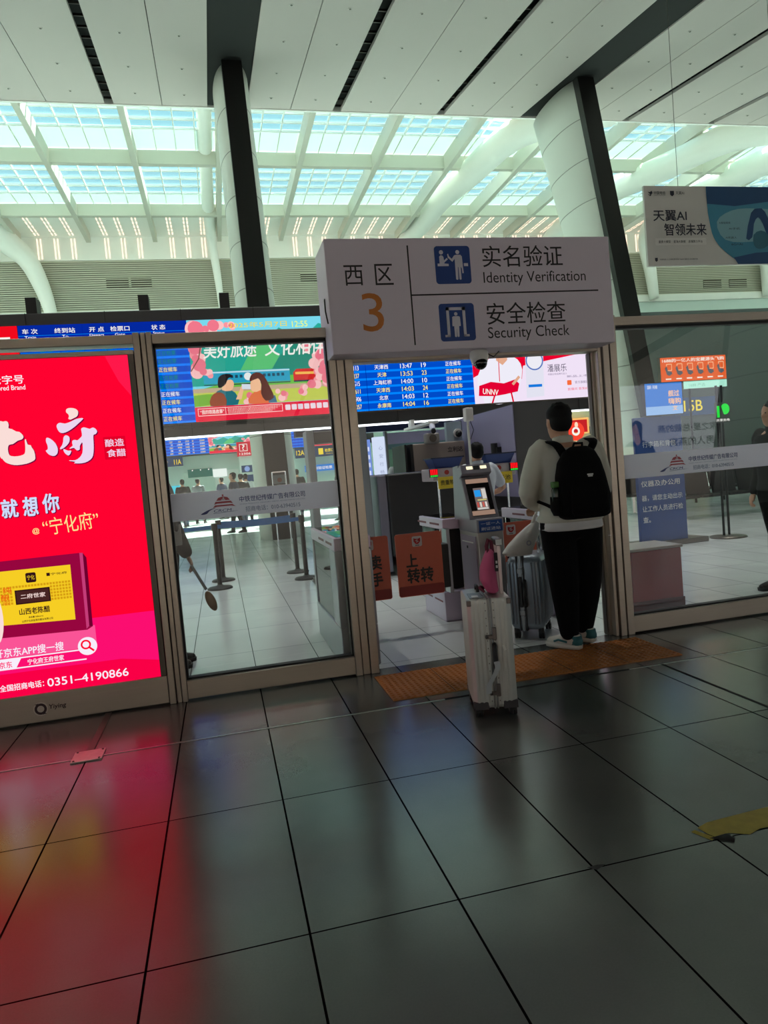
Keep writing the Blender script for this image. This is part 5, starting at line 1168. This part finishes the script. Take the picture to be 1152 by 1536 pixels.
def human(name, label, loc, rotz, scale=1.0, arms=AR, legs=LG_, top=None, trousers=TRB, shoes=(SHOEB, SHOEB), sleeve='long', lean=0.0, voxel=.009, hx=0.0, hy=.02, hz=1.64, wide=1.0, slack=.03, hem=.90, hand_dirs=None, leg_r=(.10, .075, .062), collar=True, hsc=1.0, curl=.6, group=None, fullhair=True, heel=None):
    t = thing(name, label, 'person', loc, rotz, group); t.scale = (scale, scale, scale)
    hd = hand_dirs or {}
    b = MB(); head(b, hx, hy, hz, hsc)
    b.tube([(0, lean * .5, 1.43), (hx * .6, hy * .3 + lean * .52, 1.50), (hx, hy - .012, hz - .06)], [.062, .054, .055], SKIN, 16)
    b.loft(torso_rings(1.0, 0, lean), SKIN, 28)
    for s_, k in (('L', -1), ('R', 1)):
        a = arms[s_]; limb(b, [a[0], a[1], a[2]], [.052, .042, .029]); hand(b, a[2], hd.get(s_, Vector(a[2]) - Vector(a[1])), k, curl)
        l = legs[s_]; limb(b, [l[0], l[1], l[2]], [.085, .055, .038]); e = l[3]
        b.tube([(l[2][0] - e[0] * .05, l[2][1] - e[1] * .05, .05), (l[2][0] + e[0] * .06, l[2][1] + e[1] * .06, .045), (l[2][0] + e[0] * .15, l[2][1] + e[1] * .15, .03)], [.036, .036, .022], SKIN, 10)
    body = remeshed(b, voxel, 3, 'body', t, SKIN)
    eb = MB()
    for s_ in (-1, 1): eb.ball((hx + s_ * .030 * hsc, hy + .089 * hsc, hz + .010 * hsc), (.010, .006, .006), BLACK, 10)
    eb.build('eyes', t, True)
    # hair
    b = MB(); b.ball((hx, hy - .014, hz + .048 * hsc), (.083 * hsc, .094 * hsc, .074 * hsc), HAIR, 22); b.ball((hx, hy - .036, hz + .0 * hsc), (.077 * hsc, .072 * hsc, .082 * hsc), HAIR, 20)
    if fullhair:
        random.seed(5)
        for i in range(16): a = random.uniform(0, 6.28); e = random.uniform(.2, 1.2); b.ball((hx + .07 * hsc * math.cos(a) * math.sin(e), hy - .014 + .08 * hsc * math.sin(a) * math.sin(e), hz + .048 * hsc + .066 * hsc * math.cos(e)), .02, HAIR, 8)
    remeshed(b, .008, 2, 'hair', t, HAIR)
    # top
    b = MB(); b.loft(torso_rings(wide, slack, lean, hem, 1.47), top, 30)
    for s_ in ('L', 'R'):
        a = arms[s_]
        if sleeve == 'long':
            mid = Vector(a[1]); wv = Vector(a[2]); w2 = mid + (wv - mid) * .93
            limb(b, [Vector(a[0]) - Vector((a[0][0] * .25, 0, 0)), a[0], mid, w2], [.08, .085, .07, .052], top)
        else:
            mid = Vector(a[0]) + (Vector(a[1]) - Vector(a[0])) * .72
            limb(b, [Vector(a[0]) - Vector((a[0][0] * .25, 0, 0)), a[0], mid], [.08, .078, .070], top)
    if collar: b.loft([(hx * .5, hy * .3 + lean * .5 - .004, 1.455, .085, .078, 2.0, -.12), (hx * .6, hy * .3 + lean * .5, 1.50, .075, .072, 2.0, -.12), (hx * .6, hy * .3 + lean * .5 - .004, 1.535, .078, .074, 2.0, -.12)], top, 22)
    remeshed(b, .011, 4, 'jacket' if sleeve == 'long' else 'shirt', t, top)
    # trousers
    b = MB(); b.loft([(0, 0, .80, .16, .12, 2.4), (0, 0, .88, .178, .135, 2.4), (0, 0, .98, .165, .12, 2.4), (0, 0, 1.02, .155, .11, 2.4)], trousers, 28)
    for s_ in ('L', 'R'):
        l = legs[s_]; limb(b, [l[0], l[1], (l[2][0], l[2][1], .12)], [leg_r[0] + .02, leg_r[1] + .012, leg_r[2]], trousers)
    remeshed(b, .012, 3, 'trousers', t, trousers)
    for s_ in ('L', 'R'):
        l = legs[s_]; e = Vector((l[3][0], l[3][1], 0)).normalized(); n = Vector((-e.y, e.x, 0)); c = Vector((l[2][0], l[2][1], 0))
        b = MB(); base = []
        for z, hw, back, front in ((0.0, .046, -.085, .19), (.03, .05, -.09, .195)):
            base.append([c + e * (back + (front - back) * (.5 - .5 * math.cos(math.pi * i / 8))) + n * sgn * hw * (math.sin(math.pi * min(max(i / 8, .06), .95)) ** .45) * (1.0 + .12 * (i / 8)) + Vector((0, 0, z)) for sgn, rng in ((1, range(9)), (-1, range(8, -1, -1))) for i in rng])
        m_ = len(base[0]); b.faces(base[0] + base[1], [tuple(range(m_ - 1, -1, -1)), tuple(range(m_, 2 * m_))] + [(i, (i + 1) % m_, m_ + (i + 1) % m_, m_ + i) for i in range(m_)], shoes[0], True)
        sole = b.build('shoe', t, True)
        b = MB(); b.tube([c + e * -.045 + Vector((0, 0, .03)), c + e * -.045 + Vector((0, 0, .10))], [.044, .036], shoes[1], 14); b.ball(c + e * -.045 + Vector((0, 0, .05)), (.045, .045, .05), shoes[1], 14)
        b.tube([c + e * -.05 + Vector((0, 0, .055)), c + e * .05 + Vector((0, 0, .055)), c + e * .165 + Vector((0, 0, .035))], [.046, .042, .028], shoes[1], 14); b.ball(c + e * .165 + Vector((0, 0, .035)), .027, shoes[1], 12)
        b.build('shoe_upper', sole, True)
        if heel:
            b = MB(); b.tube([c + e * -.052 + Vector((0, 0, .035)), c + e * -.052 + Vector((0, 0, .095))], [.046, .039], heel, 14); b.ball(c + e * -.052 + Vector((0, 0, .05)), (.047, .047, .042), heel, 14)
            for sg in (-1, 1): b.tube([c + e * .0 + n * sg * .045 + Vector((0, 0, .05)), c + e * .07 + n * sg * .044 + Vector((0, 0, .06)), c + e * .11 + n * sg * .038 + Vector((0, 0, .045))], .008, heel, 8)
            b.build('heel_patch', sole, True)
    return t

def rotl(p, a): return (p[0] * math.cos(a) - p[1] * math.sin(a), p[0] * math.sin(a) + p[1] * math.cos(a))
# --- traveller with rucksack (seen from behind)
PX, PY = 2.455, 4.66
man = human('person', 'traveller in a pale grey jacket and black trousers, seen from behind with a black rucksack', (PX, PY, .012), 0.0,
    arms={'L': ((-.205, 0, 1.43), (-.315, .0, 1.15), (-.15, .21, 1.035)), 'R': ((.205, 0, 1.43), (.30, .04, 1.13), (.16, .26, 1.13))},
    legs={'L': ((-.105, 0, .90), (-.085, .0, .47), (-.085, -.03, .08), (-.52, .85)), 'R': ((.105, 0, .90), (.115, .03, .47), (.105, .10, .08), (-.40, .92))},
    top=JK, shoes=(SHOEW, SHOEW), heel=SHOET, wide=1.08, slack=.045, hem=.92, hx=-.02, hy=.04, hz=1.645, leg_r=(.112, .095, .072), voxel=.0075, curl=.9, hsc=1.1,
    hand_dirs={'L': (-.1, 1, -.2), 'R': (-.5, 1, 0)})
b = MB(); b.loft([(.0, 0, .865, .225, .165, 2.4), (0, 0, .875, .232, .17, 2.4), (0, 0, .95, .222, .165, 2.4), (0, 0, .955, .21, .15, 2.4)], TEE, 32); b.build('shirt_hem', man, True)
b = MB(); b.loft([(0, 0, .925, .225, .165, 2.4), (0, 0, .93, .238, .178, 2.4), (0, 0, .965, .238, .178, 2.4), (0, 0, .972, .226, .166, 2.4)], JK, 32); b.build('waistband', man, True)
b = MB(); b.rect(.197, .225, .80, .806, -.163, TEE); b.build('trouser_mark', man, True)
# rucksack worn on the back: a thing of its own
t = thing('rucksack', 'black rucksack on the traveller’s back with a green-capped bottle in its side pocket', 'bag', (PX, PY - .2, .95))
RK = mat('rucksack black', (4, 4, 5), .9, 0, .25, 12, .2)
cx = 2.425; cy = 4.425
b = MB(); b.loft([(cx + .015, cy, .965, .15, .055, 3), (cx + .015, cy - .005, .985, .185, .085, 3), (cx + .01, cy - .01, 1.12, .192, .10, 3), (cx, cy - .005, 1.26, .178, .095, 2.8), (cx + .005, cy + .01, 1.36, .155, .085, 2.6), (cx + .02, cy + .03, 1.43, .115, .065, 2.4), (cx + .03, cy + .045, 1.465, .06, .035, 2.2)], RK, 36); remeshed(b, .010, 3, 'main_pocket', t, RK).location = (-PX, -(PY - .2), -.95)
b = MB(); b.loft([(cx + .015, cy - .085, .99, .12, .03, 3), (cx + .015, cy - .10, 1.02, .14, .04, 3), (cx + .01, cy - .10, 1.17, .135, .038, 3), (cx + .01, cy - .092, 1.22, .115, .025, 3)], RK, 28); b.build('front_pocket', t)
b = MB(); b.rect(cx - .0, cx + .045, 1.262, 1.272, cy - .103, WHITE); b.rect(cx + .005, cx + .04, 1.252, 1.260, cy - .103, WHITE); b.build('maker_mark', t)
for x0, xs, lab in ((cx - .075, PX - .15, ''), (cx + .10, PX + .165, '')):
    b = MB(); pts = [(x0, cy + .06, 1.40), (xs * .7 + x0 * .3, cy + .085, 1.475), (xs, PY - .07, 1.508), (xs, PY + .02, 1.512), (xs, PY + .11, 1.47), (xs - .01, PY + .165, 1.36), (xs + (-.05 if xs < PX else .03), PY + .16, 1.22), (xs + (-.10 if xs < PX else .06), PY + .08, 1.12), (xs + (-.06 if xs < PX else .05), PY - .10, 1.06), (cx + (-.17 if xs < PX else .18), cy + .05, 1.03)]
    p = smoothpts(pts, 4, False); vs = []
    for i, q in enumerate(p):
        f = i / (len(p) - 1); w_ = .032 if f < .6 else .014
        vs += [(q[0] - w_, q[1], q[2] - .004), (q[0] + w_, q[1], q[2] - .004), (q[0] + w_, q[1] - .004, q[2] + .008), (q[0] - w_, q[1] - .004, q[2] + .008)]
    n_ = len(p); b.faces(vs, [(4 * i + k, 4 * i + (k + 1) % 4, 4 * i + 4 + (k + 1) % 4, 4 * i + 4 + k) for i in range(n_ - 1) for k in range(4)] + [(3, 2, 1, 0), (4 * n_ - 4, 4 * n_ - 3, 4 * n_ - 2, 4 * n_ - 1)], RK, True); b.build('strap', t)
b = MB(); b.tube([(cx - .02, cy + .05, 1.44), (cx - .01, cy + .03, 1.485), (cx + .05, cy + .03, 1.485), (cx + .06, cy + .05, 1.44)], .009, RK, 8); b.build('grab_handle', t)
b = MB(); b.loft([(cx - .185, cy + .0, 1.0, .022, .05), (cx - .195, cy, 1.04, .03, .06), (cx - .193, cy, 1.13, .03, .058)], RK, 18); b.build('side_pocket', t)
t = thing('bottle', 'drink bottle with a green cap in the rucksack side pocket', 'bottle', (cx - .195, cy, 1.06))
b = MB(); b.lathe([(.02, 0), (.026, .01), (.026, .12), (.02, .135)], (cx - .197, cy - .01, 1.06), mat('bottle green dark', (30, 52, 36), .2), 18); b.build('body', t)
b = MB(); b.lathe([(.027, 0), (.029, .005), (.029, .035), (.026, .04)], (cx - .197, cy - .01, 1.195), mat('bottle cap green', (74, 128, 52), .4), 18); b.build('cap', t)

# --- security clerk in white polo
human('person', 'security clerk in a white short-sleeved polo, seen from behind beyond the kiosk', (2.97, 7.8, 0), 0.05, .935,
    arms={'L': ((-.19, 0, 1.42), (-.24, .05, 1.16), (-.18, .26, 1.08)), 'R': ((.19, 0, 1.42), (.34, .03, 1.18), (.2, .24, 1.09))}, top=POLO, sleeve='short', slack=.028, voxel=.011, hsc=1.08, hem=.88)
# --- guard behind the left pane, mostly hidden by the advert
gd = human('person', 'guard in black uniform with a hand-held detector, half hidden behind the red advert', (-.50, 5.74, 0), -1.25, 1.0,
    arms={'L': ((-.19, 0, 1.42), (-.235, -.02, 1.14), (-.235, .0, .90)), 'R': ((.19, 0, 1.42), (.24, .05, 1.14), (.20, .15, .90))}, top=mat('uniform black', (16, 17, 20), .85, 0, .15, 9), legs={'L': ((-.10, 0, .90), (-.10, .02, .48), (-.10, .03, .08), (0, 1)), 'R': ((.10, 0, .90), (.10, -.02, .48), (.10, -.06, .08), (0, 1))}, voxel=.011)
b = MB(); b.box(.285, .30, .03, .10, .98, 1.14, mat('badge grey', (150, 150, 150), .5), .004, 1); b.build('arm_badge', gd, True)
t = thing('detector_paddle', 'hand-held metal detector with grey grip and bronze oval head in the guard’s hand', 'detector', (-.28, 5.72, .8))
b = MB(); b.cyl((-.268, 5.585, .81), (-.175, 5.585, .61), .012, None, mat('paddle grey', (120, 124, 126), .4, .3), 12); b.build('grip', t)
b = MB(); T = Matrix.Rotation(.35, 4, 'Y'); b.ball((-.147, 5.60, .515), (.036, .014, .085), mat('paddle bronze', (118, 88, 58), .5, .2, .2, 30), 18, T.inverted()); b.build('head', t)
# --- dark-haired attendant beside the detector post
human('person', 'dark-haired attendant in black standing between the detector post and the x-ray machine', (2.05, 10.9, 0), 1.2, .9, top=mat('attendant black', (24, 24, 28), .85), voxel=.014)
# --- passer-by at the right edge
human('person', 'passer-by in black stepping out of view at the right edge behind the glass', (5.12, 5.62, 0), 1.5, 1.0, top=mat('coat black', (20, 20, 22), .85),
    legs={'L': ((-.10, 0, .90), (-.10, .10, .48), (-.10, .13, .08), (0, 1)), 'R': ((.10, 0, .90), (.10, -.06, .48), (.10, -.16, .09), (0, 1))}, voxel=.012)

# --- crowd far inside the hall: one small figure per person
def crowd_mesh(shirt, trous, stride, hairc=HAIR):
    b = MB()
    head(b, 0, .02, 1.64); b.tube([(0, 0, 1.4), (0, .0, 1.6)], .055, SKIN, 10); b.loft(torso_rings(1.0, .025), SKIN, 16)
    for k in (-1, 1):
        limb(b, [(k * .19, 0, 1.42), (k * .25, -.03 * k * stride, 1.14), (k * .24, .12 * k * stride + .04, .88)], [.07, .058, .04], SKIN, 2)
        limb(b, [(k * .10, 0, .9), (k * .10, k * .10 * stride, .48), (k * .10, k * .16 * stride - .03, .08)], [.1, .075, .055], SKIN, 2)
        y_ = k * .16 * stride - .03; b.tube([(k * .10, y_ - .07, .05), (k * .10, y_ + .1, .05), (k * .10, y_ + .2, .03)], [.045, .045, .025], SKIN, 8)
    b.ball((0, -.01, 1.685), (.085, .096, .08), SKIN, 12); b.ball((0, -.03, 1.65), (.08, .07, .09), SKIN, 12)
    o = remeshed(b, .022, 2, 'person', None, SKIN)
    me = o.data; me.materials.clear()
    for m_ in (SKIN, hairc, shirt, trous, SHOEB): me.materials.append(m_)
    for p in me.polygons:
        z = p.center.z; y_ = p.center.y
        if z > 1.70 or (z > 1.56 and y_ < .0): k = 1
        elif z > 1.48: k = 0
        elif z < .10: k = 4
        elif abs(p.center.x) > .2 and z < .96: k = 0
        elif z < .93: k = 3
        else: k = 2
        p.material_index = k
    return o
cw = [mat('crowd white', (206, 212, 214), .8), mat('crowd navy', (34, 42, 66), .8), mat('crowd black', (22, 22, 24), .8), mat('crowd grey', (110, 114, 118), .8), mat('crowd denim', (52, 62, 82), .8)]
protos = [crowd_mesh(cw[0], cw[2], .3), crowd_mesh(cw[1], cw[2], 1.2), crowd_mesh(cw[2], cw[4], 1.0), crowd_mesh(cw[3], cw[2], .8)]
spots = [
 (.40, 20.6, 1.3, 1, 'walker in navy far inside, just right of the left queue posts'), (1.25, 20.0, -1.4, 2, 'walker in black far inside, heading left past the middle of the glass pane'),
 (1.95, 20.2, 1.4, 2, 'walker in black far inside, stepping right in front of the column foot'), (.93, 25.5, 0, 0, 'tall figure in white far inside, left of the information pillar'),
 (.70, 23.5, .3, 2, 'figure in black far inside, beside the tall white-shirted figure'), (1.45, 22.5, .2, 3, 'figure in grey far inside, in front of the blue pillar panels'),
 (2.65, 24.5, .1, 2, 'figure in black far inside, left of the easel sign'), (3.65, 21.5, 1.0, 1, 'figure in navy far inside, right of the easel sign'), (3.9, 20.5, 1.2, 1, 'figure in navy far inside, nearest right of the column'),
 (4.3, 23.5, .4, 2, 'figure in black far inside, behind the pair right of the column'), (-1.3, 26.5, .4, 2, 'figure in black far inside, under the green shop fascia'), (-.8, 28.0, -.4, 3, 'figure in grey far inside, right part under the green shop fascia'),
 (-1.9, 22.5, .2, 0, 'figure in white far inside, by the cyan poster'), (3.2, 12.4, .6, 0, 'large white-shirted passenger inside, beyond the detector header'), (.1, 30.0, .9, 1, 'figure in navy far inside, before the pale lit screen')]
used = set()
for (x, yy, r, k, lab) in spots:
    o = protos[k] if k not in used else dup(protos[k]); used.add(k)
    o.location = (x, yy, 0); o.rotation_euler = (0, 0, r); tag(o, lab, 'person', 'people far inside the hall')

# ================================================================== LUGGAGE
# --- silver aluminium case
t = thing('suitcase', 'silver ribbed aluminium suitcase standing alone on the dark floor before the doorway', 'suitcase', (1.412, 3.765, 0), -.243)
SIL = mat('case silver', (206, 205, 200), .34, .45, .04, 6); SILD = mat('case frame', (140, 140, 140), .35, .9, .05, 6); CBR = mat('case bracket', (74, 72, 76), .4, .6); LATCH = mat('case latch', (112, 104, 102), .35, .8)
hw, hd, z0, z1 = .119, .185, .055, .662
def ribbed_outline(n_rib, w_, d_, r):
    return None
b = MB()
# shell: rounded rectangle with vertical ribs on every side
out = []
def side(p, q, ribs):
    L_ = (Vector(q) - Vector(p)).length; u = (Vector(q) - Vector(p)) / L_; n_ = Vector((u.y, -u.x)); res = []
    m_ = ribs * 4
    for i in range(m_): f = i / m_; a = .0022 if i % 4 in (1, 2) else -.0006; v = Vector(p) + u * L_ * f + n_ * a; res.append((v.x, v.y))
    return res
r_ = .018
out += side((-hw + r_, -hd), (hw - r_, -hd), 8); out += side((hw, -hd + r_), (hw, hd - r_), 12); out += side((hw - r_, hd), (-hw + r_, hd), 8); out += side((-hw, hd - r_), (-hw, -hd + r_), 12)
n_ = len(out); rings = []
for z, k in ((z0, .95), (z0 + .012, .99), (z0 + .02, 1.0), (z1 - .02, 1.0), (z1 - .006, .985), (z1, .95)): rings += [(x * k, y_ * k, z) for x, y_ in out]
b.faces(rings, [(j * n_ + i, j * n_ + (i + 1) % n_, (j + 1) * n_ + (i + 1) % n_, (j + 1) * n_ + i) for j in range(5) for i in range(n_)] + [tuple(range(n_ - 1, -1, -1)), tuple(range(5 * n_, 6 * n_))], SIL)
b.build('shell', t, True)
b = MB()
for dx in (-.012, .004): b.box(dx, dx + .010, -hd - .006, hd + .006, z0 - .003, z1 + .004, SILD, .002, 1)
for k in range(14):
    for dx in (-.022, .022): b.cyl((dx, -hd - .0025, z0 + .04 + k * .042), (dx, -hd - .006, z0 + .04 + k * .042), .003, None, LATCH, 8)
b.build('frame_rim', t, True)
for zc in (.47, .155):
    b = MB(); b.box(.004, .028, -hd - .014, -hd, zc - .035, zc + .035, LATCH, .003, 1); b.box(-.032, .01, -hd - .013, -hd, zc - .028, zc - .006, LATCH, .003, 1); b.cyl((-.022, -hd - .013, zc - .017), (-.022, -hd - .016, zc - .017), .006, None, BLACK, 10); b.build('latch', t, True)
b = MB(); b.tube([(.012, -hd, .262), (.012, -hd - .02, .27), (.012, -hd - .022, .30), (.012, -hd - .022, .375), (.012, -hd - .02, .405), (.012, -hd, .412)], [.011, .012, .0125, .0125, .012, .011], BLACK, 10); b.build('side_grip', t, True)
b = MB(); b.box(-.1, -.02, -.16, .0, z1, z1 + .006, SILD, .002, 1); b.box(-.085, -.05, -.15, -.10, z1 + .006, z1 + .009, WHITE); b.tube([(-.03, .04, z1), (-.03, .05, z1 + .028), (-.03, .13, z1 + .028), (-.03, .14, z1)], .009, BLACK, 8); b.build('top_grip', t, True)
for sx in (-1, 1):
    b = MB(); b.box(sx * .119 - .022 if sx > 0 else -.121, .121 if sx > 0 else -.097, -hd - .004, -hd + .03, z1 - .035, z1 - .004, LATCH, .003, 1); b.build('corner_bracket', t, True)
    for sy in (-1, 1):
        b = MB(); xa, xb = (.04, .122) if sx > 0 else (-.122, -.04); ya, yb = (hd - .06, hd + .004) if sy > 0 else (-hd - .004, -hd + .06)
        b.box(xa, xb, ya, yb, z0 - .008, z0 + .035, CBR, .004, 1); o = b.build('corner_bracket', t, True)
        for dx in (-.018, .018):
            pass
        cxw, cyw = sx * .093, sy * (hd - .025)
        b = MB(); b.box(cxw - .012, cxw + .012, cyw - .012, cyw + .012, .03, z0, BLACK, .002, 1)
        for dx in (-.012, .012): b.cyl((cxw + dx - .008, cyw + .012, .027), (cxw + dx + .008, cyw + .012, .027), .027, None, RUB, 20); b.cyl((cxw + dx - .009, cyw + .012, .027), (cxw + dx + .009, cyw + .012, .027), .012, None, STEELD, 12)
        b.build('wheel', t, True)
b = MB()
for yy in (-.055, .055): b.box(.083, .103, yy - .008, yy + .008, z1 - .01, .955, mat('rod pale', (190, 176, 180), .3, .6), .002, 1)
b.build('telescopic_rods', t, True)
b = MB(); b.box(.074, .112, -.085, .085, .935, .975, mat('grip dark', (52, 32, 34), .4), .008, 2); b.box(.076, .110, -.088, -.082, .94, .972, WHITE); b.build('telescopic_grip', t, True)
b = MB(); pts = [(.012, -hd - .036, .32), (.015, -hd - .05, .29), (-.01, -hd - .045, .24), (-.035, -hd - .03, .19), (-.04, -hd - .022, .14)]
p = smoothpts(pts, 3, False); vs = []
for q in p: vs += [(q[0] - .014, q[1], q[2]), (q[0] + .016, q[1] - .004, q[2] + .006)]
vs2 = vs + [(x, y_ + .0015, z) for x, y_, z in vs]; k_ = len(vs)
fs = [(2 * i, 2 * i + 1, 2 * i + 3, 2 * i + 2) for i in range(len(p) - 1)]; b.faces(vs2, fs + [tuple(k_ + j for j in f[::-1]) for f in fs], mat('tag paper', (196, 200, 204), .6, 0, .05, 30)); b.build('paper_tag', t, True)
b = MB(); b.poly([(.055, .40), (.067, .405), (.078, .375), (.066, .37)], -hd - .004, WHITE); b.build('sticker', t, True)

# --- pink drawstring bag hung on the silver case handle
t = thing('tote_bag', 'small pink cloth bag hanging from the silver suitcase handle', 'bag', (1.449, 3.735, .67), -.243)
PK = mat('bag pink', (206, 92, 136), .8, 0, .07, 10); PKD = mat('bag maroon', (104, 28, 52), .7); PKL = mat('bag strap black', (24, 16, 20), .6)
b = MB(); b.loft([(.0, .0, .0, .022, .07, 2.4), (.0, .0, .012, .036, .10, 2.6), (-.016, 0, .07, .046, .105, 2.6), (-.014, 0, .14, .042, .10, 2.5), (.0, 0, .20, .032, .085, 2.3), (.006, 0, .24, .020, .06, 2.2)], PK, 26); o = remeshed(b, .008, 2, 'body', t, PK)
b = MB()
for yy in (-.04, .03): b.tube([(-.008, yy, .20), (-.012, yy * .8, .26), (.0, yy * .5, .302), (.016, yy * .8, .29), (.02, yy, .22)], .007, PKD, 8)
b.build('carry_loops', t, True)
b = MB(); b.box(.012, .032, -.112, -.100, .13, .235, PKL, .003, 1); b.box(.018, .028, -.115, -.111, .15, .165, WHITE); b.box(.018, .028, -.115, -.111, .175, .19, WHITE); b.build('tag_strap', t, True)
b = MB(); b.tube([(-.05, -.05, .012), (-.07, -.02, .03), (-.06, .03, .03), (-.04, .05, .012)], .008, PKD, 8); b.build('cord', t, True)

# --- grey-blue case beside the traveller
t = thing('suitcase', 'blue-grey hard-shell suitcase with black latches standing beside the traveller', 'suitcase', (2.345, 5.2, 0), -.62)
GB = mat('case blue grey', (132, 142, 152), .28, .35, .05, 5); GBD = mat('case dark rim', (20, 20, 22), .4); GBL = mat('case light rim', (150, 156, 160), .35, .6)
hw, hd, z0, z1 = .135, .20, .075, .66
b = MB(); prof = []
for i in range(28):
    a = 2 * math.pi * i / 28; prof.append((a,))
def rr(hw_, hd_, r, k=5):
    o = []
    for cx_, cy_, a0 in ((hw_ - r, hd_ - r, 0), (-hw_ + r, hd_ - r, 90), (-hw_ + r, -hd_ + r, 180), (hw_ - r, -hd_ + r, 270)):
        for i in range(k + 1): a = math.radians(a0 + 90 * i / k); o.append((cx_ + r * math.cos(a), cy_ + r * math.sin(a)))
    return o
R_ = []; nn = 0
for z, g in ((z0, .04), (z0 + .012, .018), (z0 + .035, .004), (z0 + .06, 0), (z1 - .06, 0), (z1 - .035, .004), (z1 - .012, .018), (z1, .04)):
    o = rr(hw - g, hd - g, .045 - g * .3); nn = len(o); R_ += [(x, y_, z) for x, y_ in o]
b.faces(R_, [(j * nn + i, j * nn + (i + 1) % nn, (j + 1) * nn + (i + 1) % nn, (j + 1) * nn + i) for j in range(7) for i in range(nn)] + [tuple(range(nn - 1, -1, -1)), tuple(range(7 * nn, 8 * nn))], GB, True)
b.build('shell', t, True)
b = MB()
for xx in (-.115, -.085, .06, .085, .11): b.tube([(xx, -hd - .001, z0 + .05), (xx, -hd - .003, z0 + .1), (xx, -hd - .003, z1 - .1), (xx, -hd - .001, z1 - .05)], .008, GB, 8)
for k in range(6):
    yy = -.15 + k * .06
    b.tube([(hw + .001, yy, z0 + .05), (hw + .003, yy, z0 + .1), (hw + .003, yy, z1 - .1), (hw + .001, yy, z1 - .05)], .009, GB, 8); b.tube([(-hw - .001, yy, z0 + .05), (-hw - .003, yy, z0 + .1), (-hw - .003, yy, z1 - .1), (-hw - .001, yy, z1 - .05)], .009, GB, 8)
b.build('ribs', t, True)
b = MB()
for xx, m_, w_ in ((-.055, GBD, .012), (-.03, GBL, .026), (-.005, GBD, .014)): b.box(xx - w_ / 2, xx + w_ / 2, -hd - .005, hd + .005, z0 - .004, z1 + .005, m_, .003, 1)
b.build('rim', t, True)
for zc in (.545, .215):
    b = MB(); b.box(-.05, .0, -hd - .016, -hd, zc - .02, zc + .02, GBL, .004, 1); b.box(-.012, .002, -hd - .018, -hd, zc - .03, zc + .03, GBD, .003, 1); b.build('latch', t, True)
b = MB(); b.tube([(.0, -hd, .27), (.0, -hd - .03, .29), (.0, -hd - .034, .37), (.0, -hd - .03, .45), (.0, -hd, .47)], .014, GBD, 10); b.box(-.045, -.02, -hd - .02, -hd, .26, .50, GBD, .004, 1); b.build('side_grip', t, True)
b = MB(); b.tube([(-.02, -.08, z1), (-.02, -.07, z1 + .03), (-.02, .05, z1 + .03), (-.02, .06, z1)], .012, GBD, 10); b.build('top_grip', t, True)
for sx in (-1, 1):
    for sy in (-1, 1):
        cxw, cyw = sx * .095, sy * .155
        b = MB(); b.cyl((cxw, cyw, .05), (cxw, cyw, z0 + .01), .022, None, BLACK, 14)
        for dx in (-.012, .012): b.cyl((cxw + dx - .008, cyw + .014, .028), (cxw + dx + .008, cyw + .014, .028), .028, None, RUB, 20)
        b.build('wheel', t, True)
b = MB()
for yy in (-.07, .07): b.box(.09, .106, yy - .007, yy + .007, z1 - .01, 1.0, CHROME, .002, 1)
b.build('telescopic_rods', t, True)
b = MB(); b.box(.08, .116, -.09, .09, .985, 1.02, GBD, .008, 2); b.build('telescopic_grip', t, True)
# --- white carrier bag hung from its handle
t = thing('carrier_bag', 'white plastic carrier bag hanging over the blue-grey suitcase', 'bag', (2.25, 5.0, .68))
PB = mat('plastic white', (206, 204, 200), .35, 0, .05, 14)
b = MB(); b.loft([(2.19, 5.0, .675, .10, .05, 2.2, 0), (2.17, 5.0, .70, .125, .06, 2.2), (2.21, 5.0, .76, .115, .055, 2.2), (2.27, 5.0, .83, .095, .045, 2.2), (2.32, 5.0, .89, .06, .03, 2.2), (2.34, 5.0, .92, .03, .02, 2.2)], PB, 26)
for i in range(9): b.tube([(2.34, 4.99, .93), (2.28 - i * .004, 4.965 - .006 * (i % 3), .84), (2.10 + i * .02, 4.955, .72)], [.006, .009, .004], PB, 6)
o = remeshed(b, .008, 2, 'body', t, PB); o.location = (-2.25, -5.0, -.68)
b = MB(); b.tube([(2.30, 5.0, .87), (2.33, 5.0, .95), (2.37, 5.03, 1.0), (2.41, 5.05, 1.025), (2.42, 5.06, .98)], [.02, .014, .011, .011, .011], PB, 8); b.tube([(2.33, 4.99, .88), (2.37, 5.0, .93), (2.41, 5.03, .985)], [.016, .012, .01], PB, 8); b.build('handle_loop', t)
b = MB(); ring(b, 2.24, .77, .012, .02, 4.93, mat('bag print', (150, 150, 170), .6), 16); b.build('print', t)
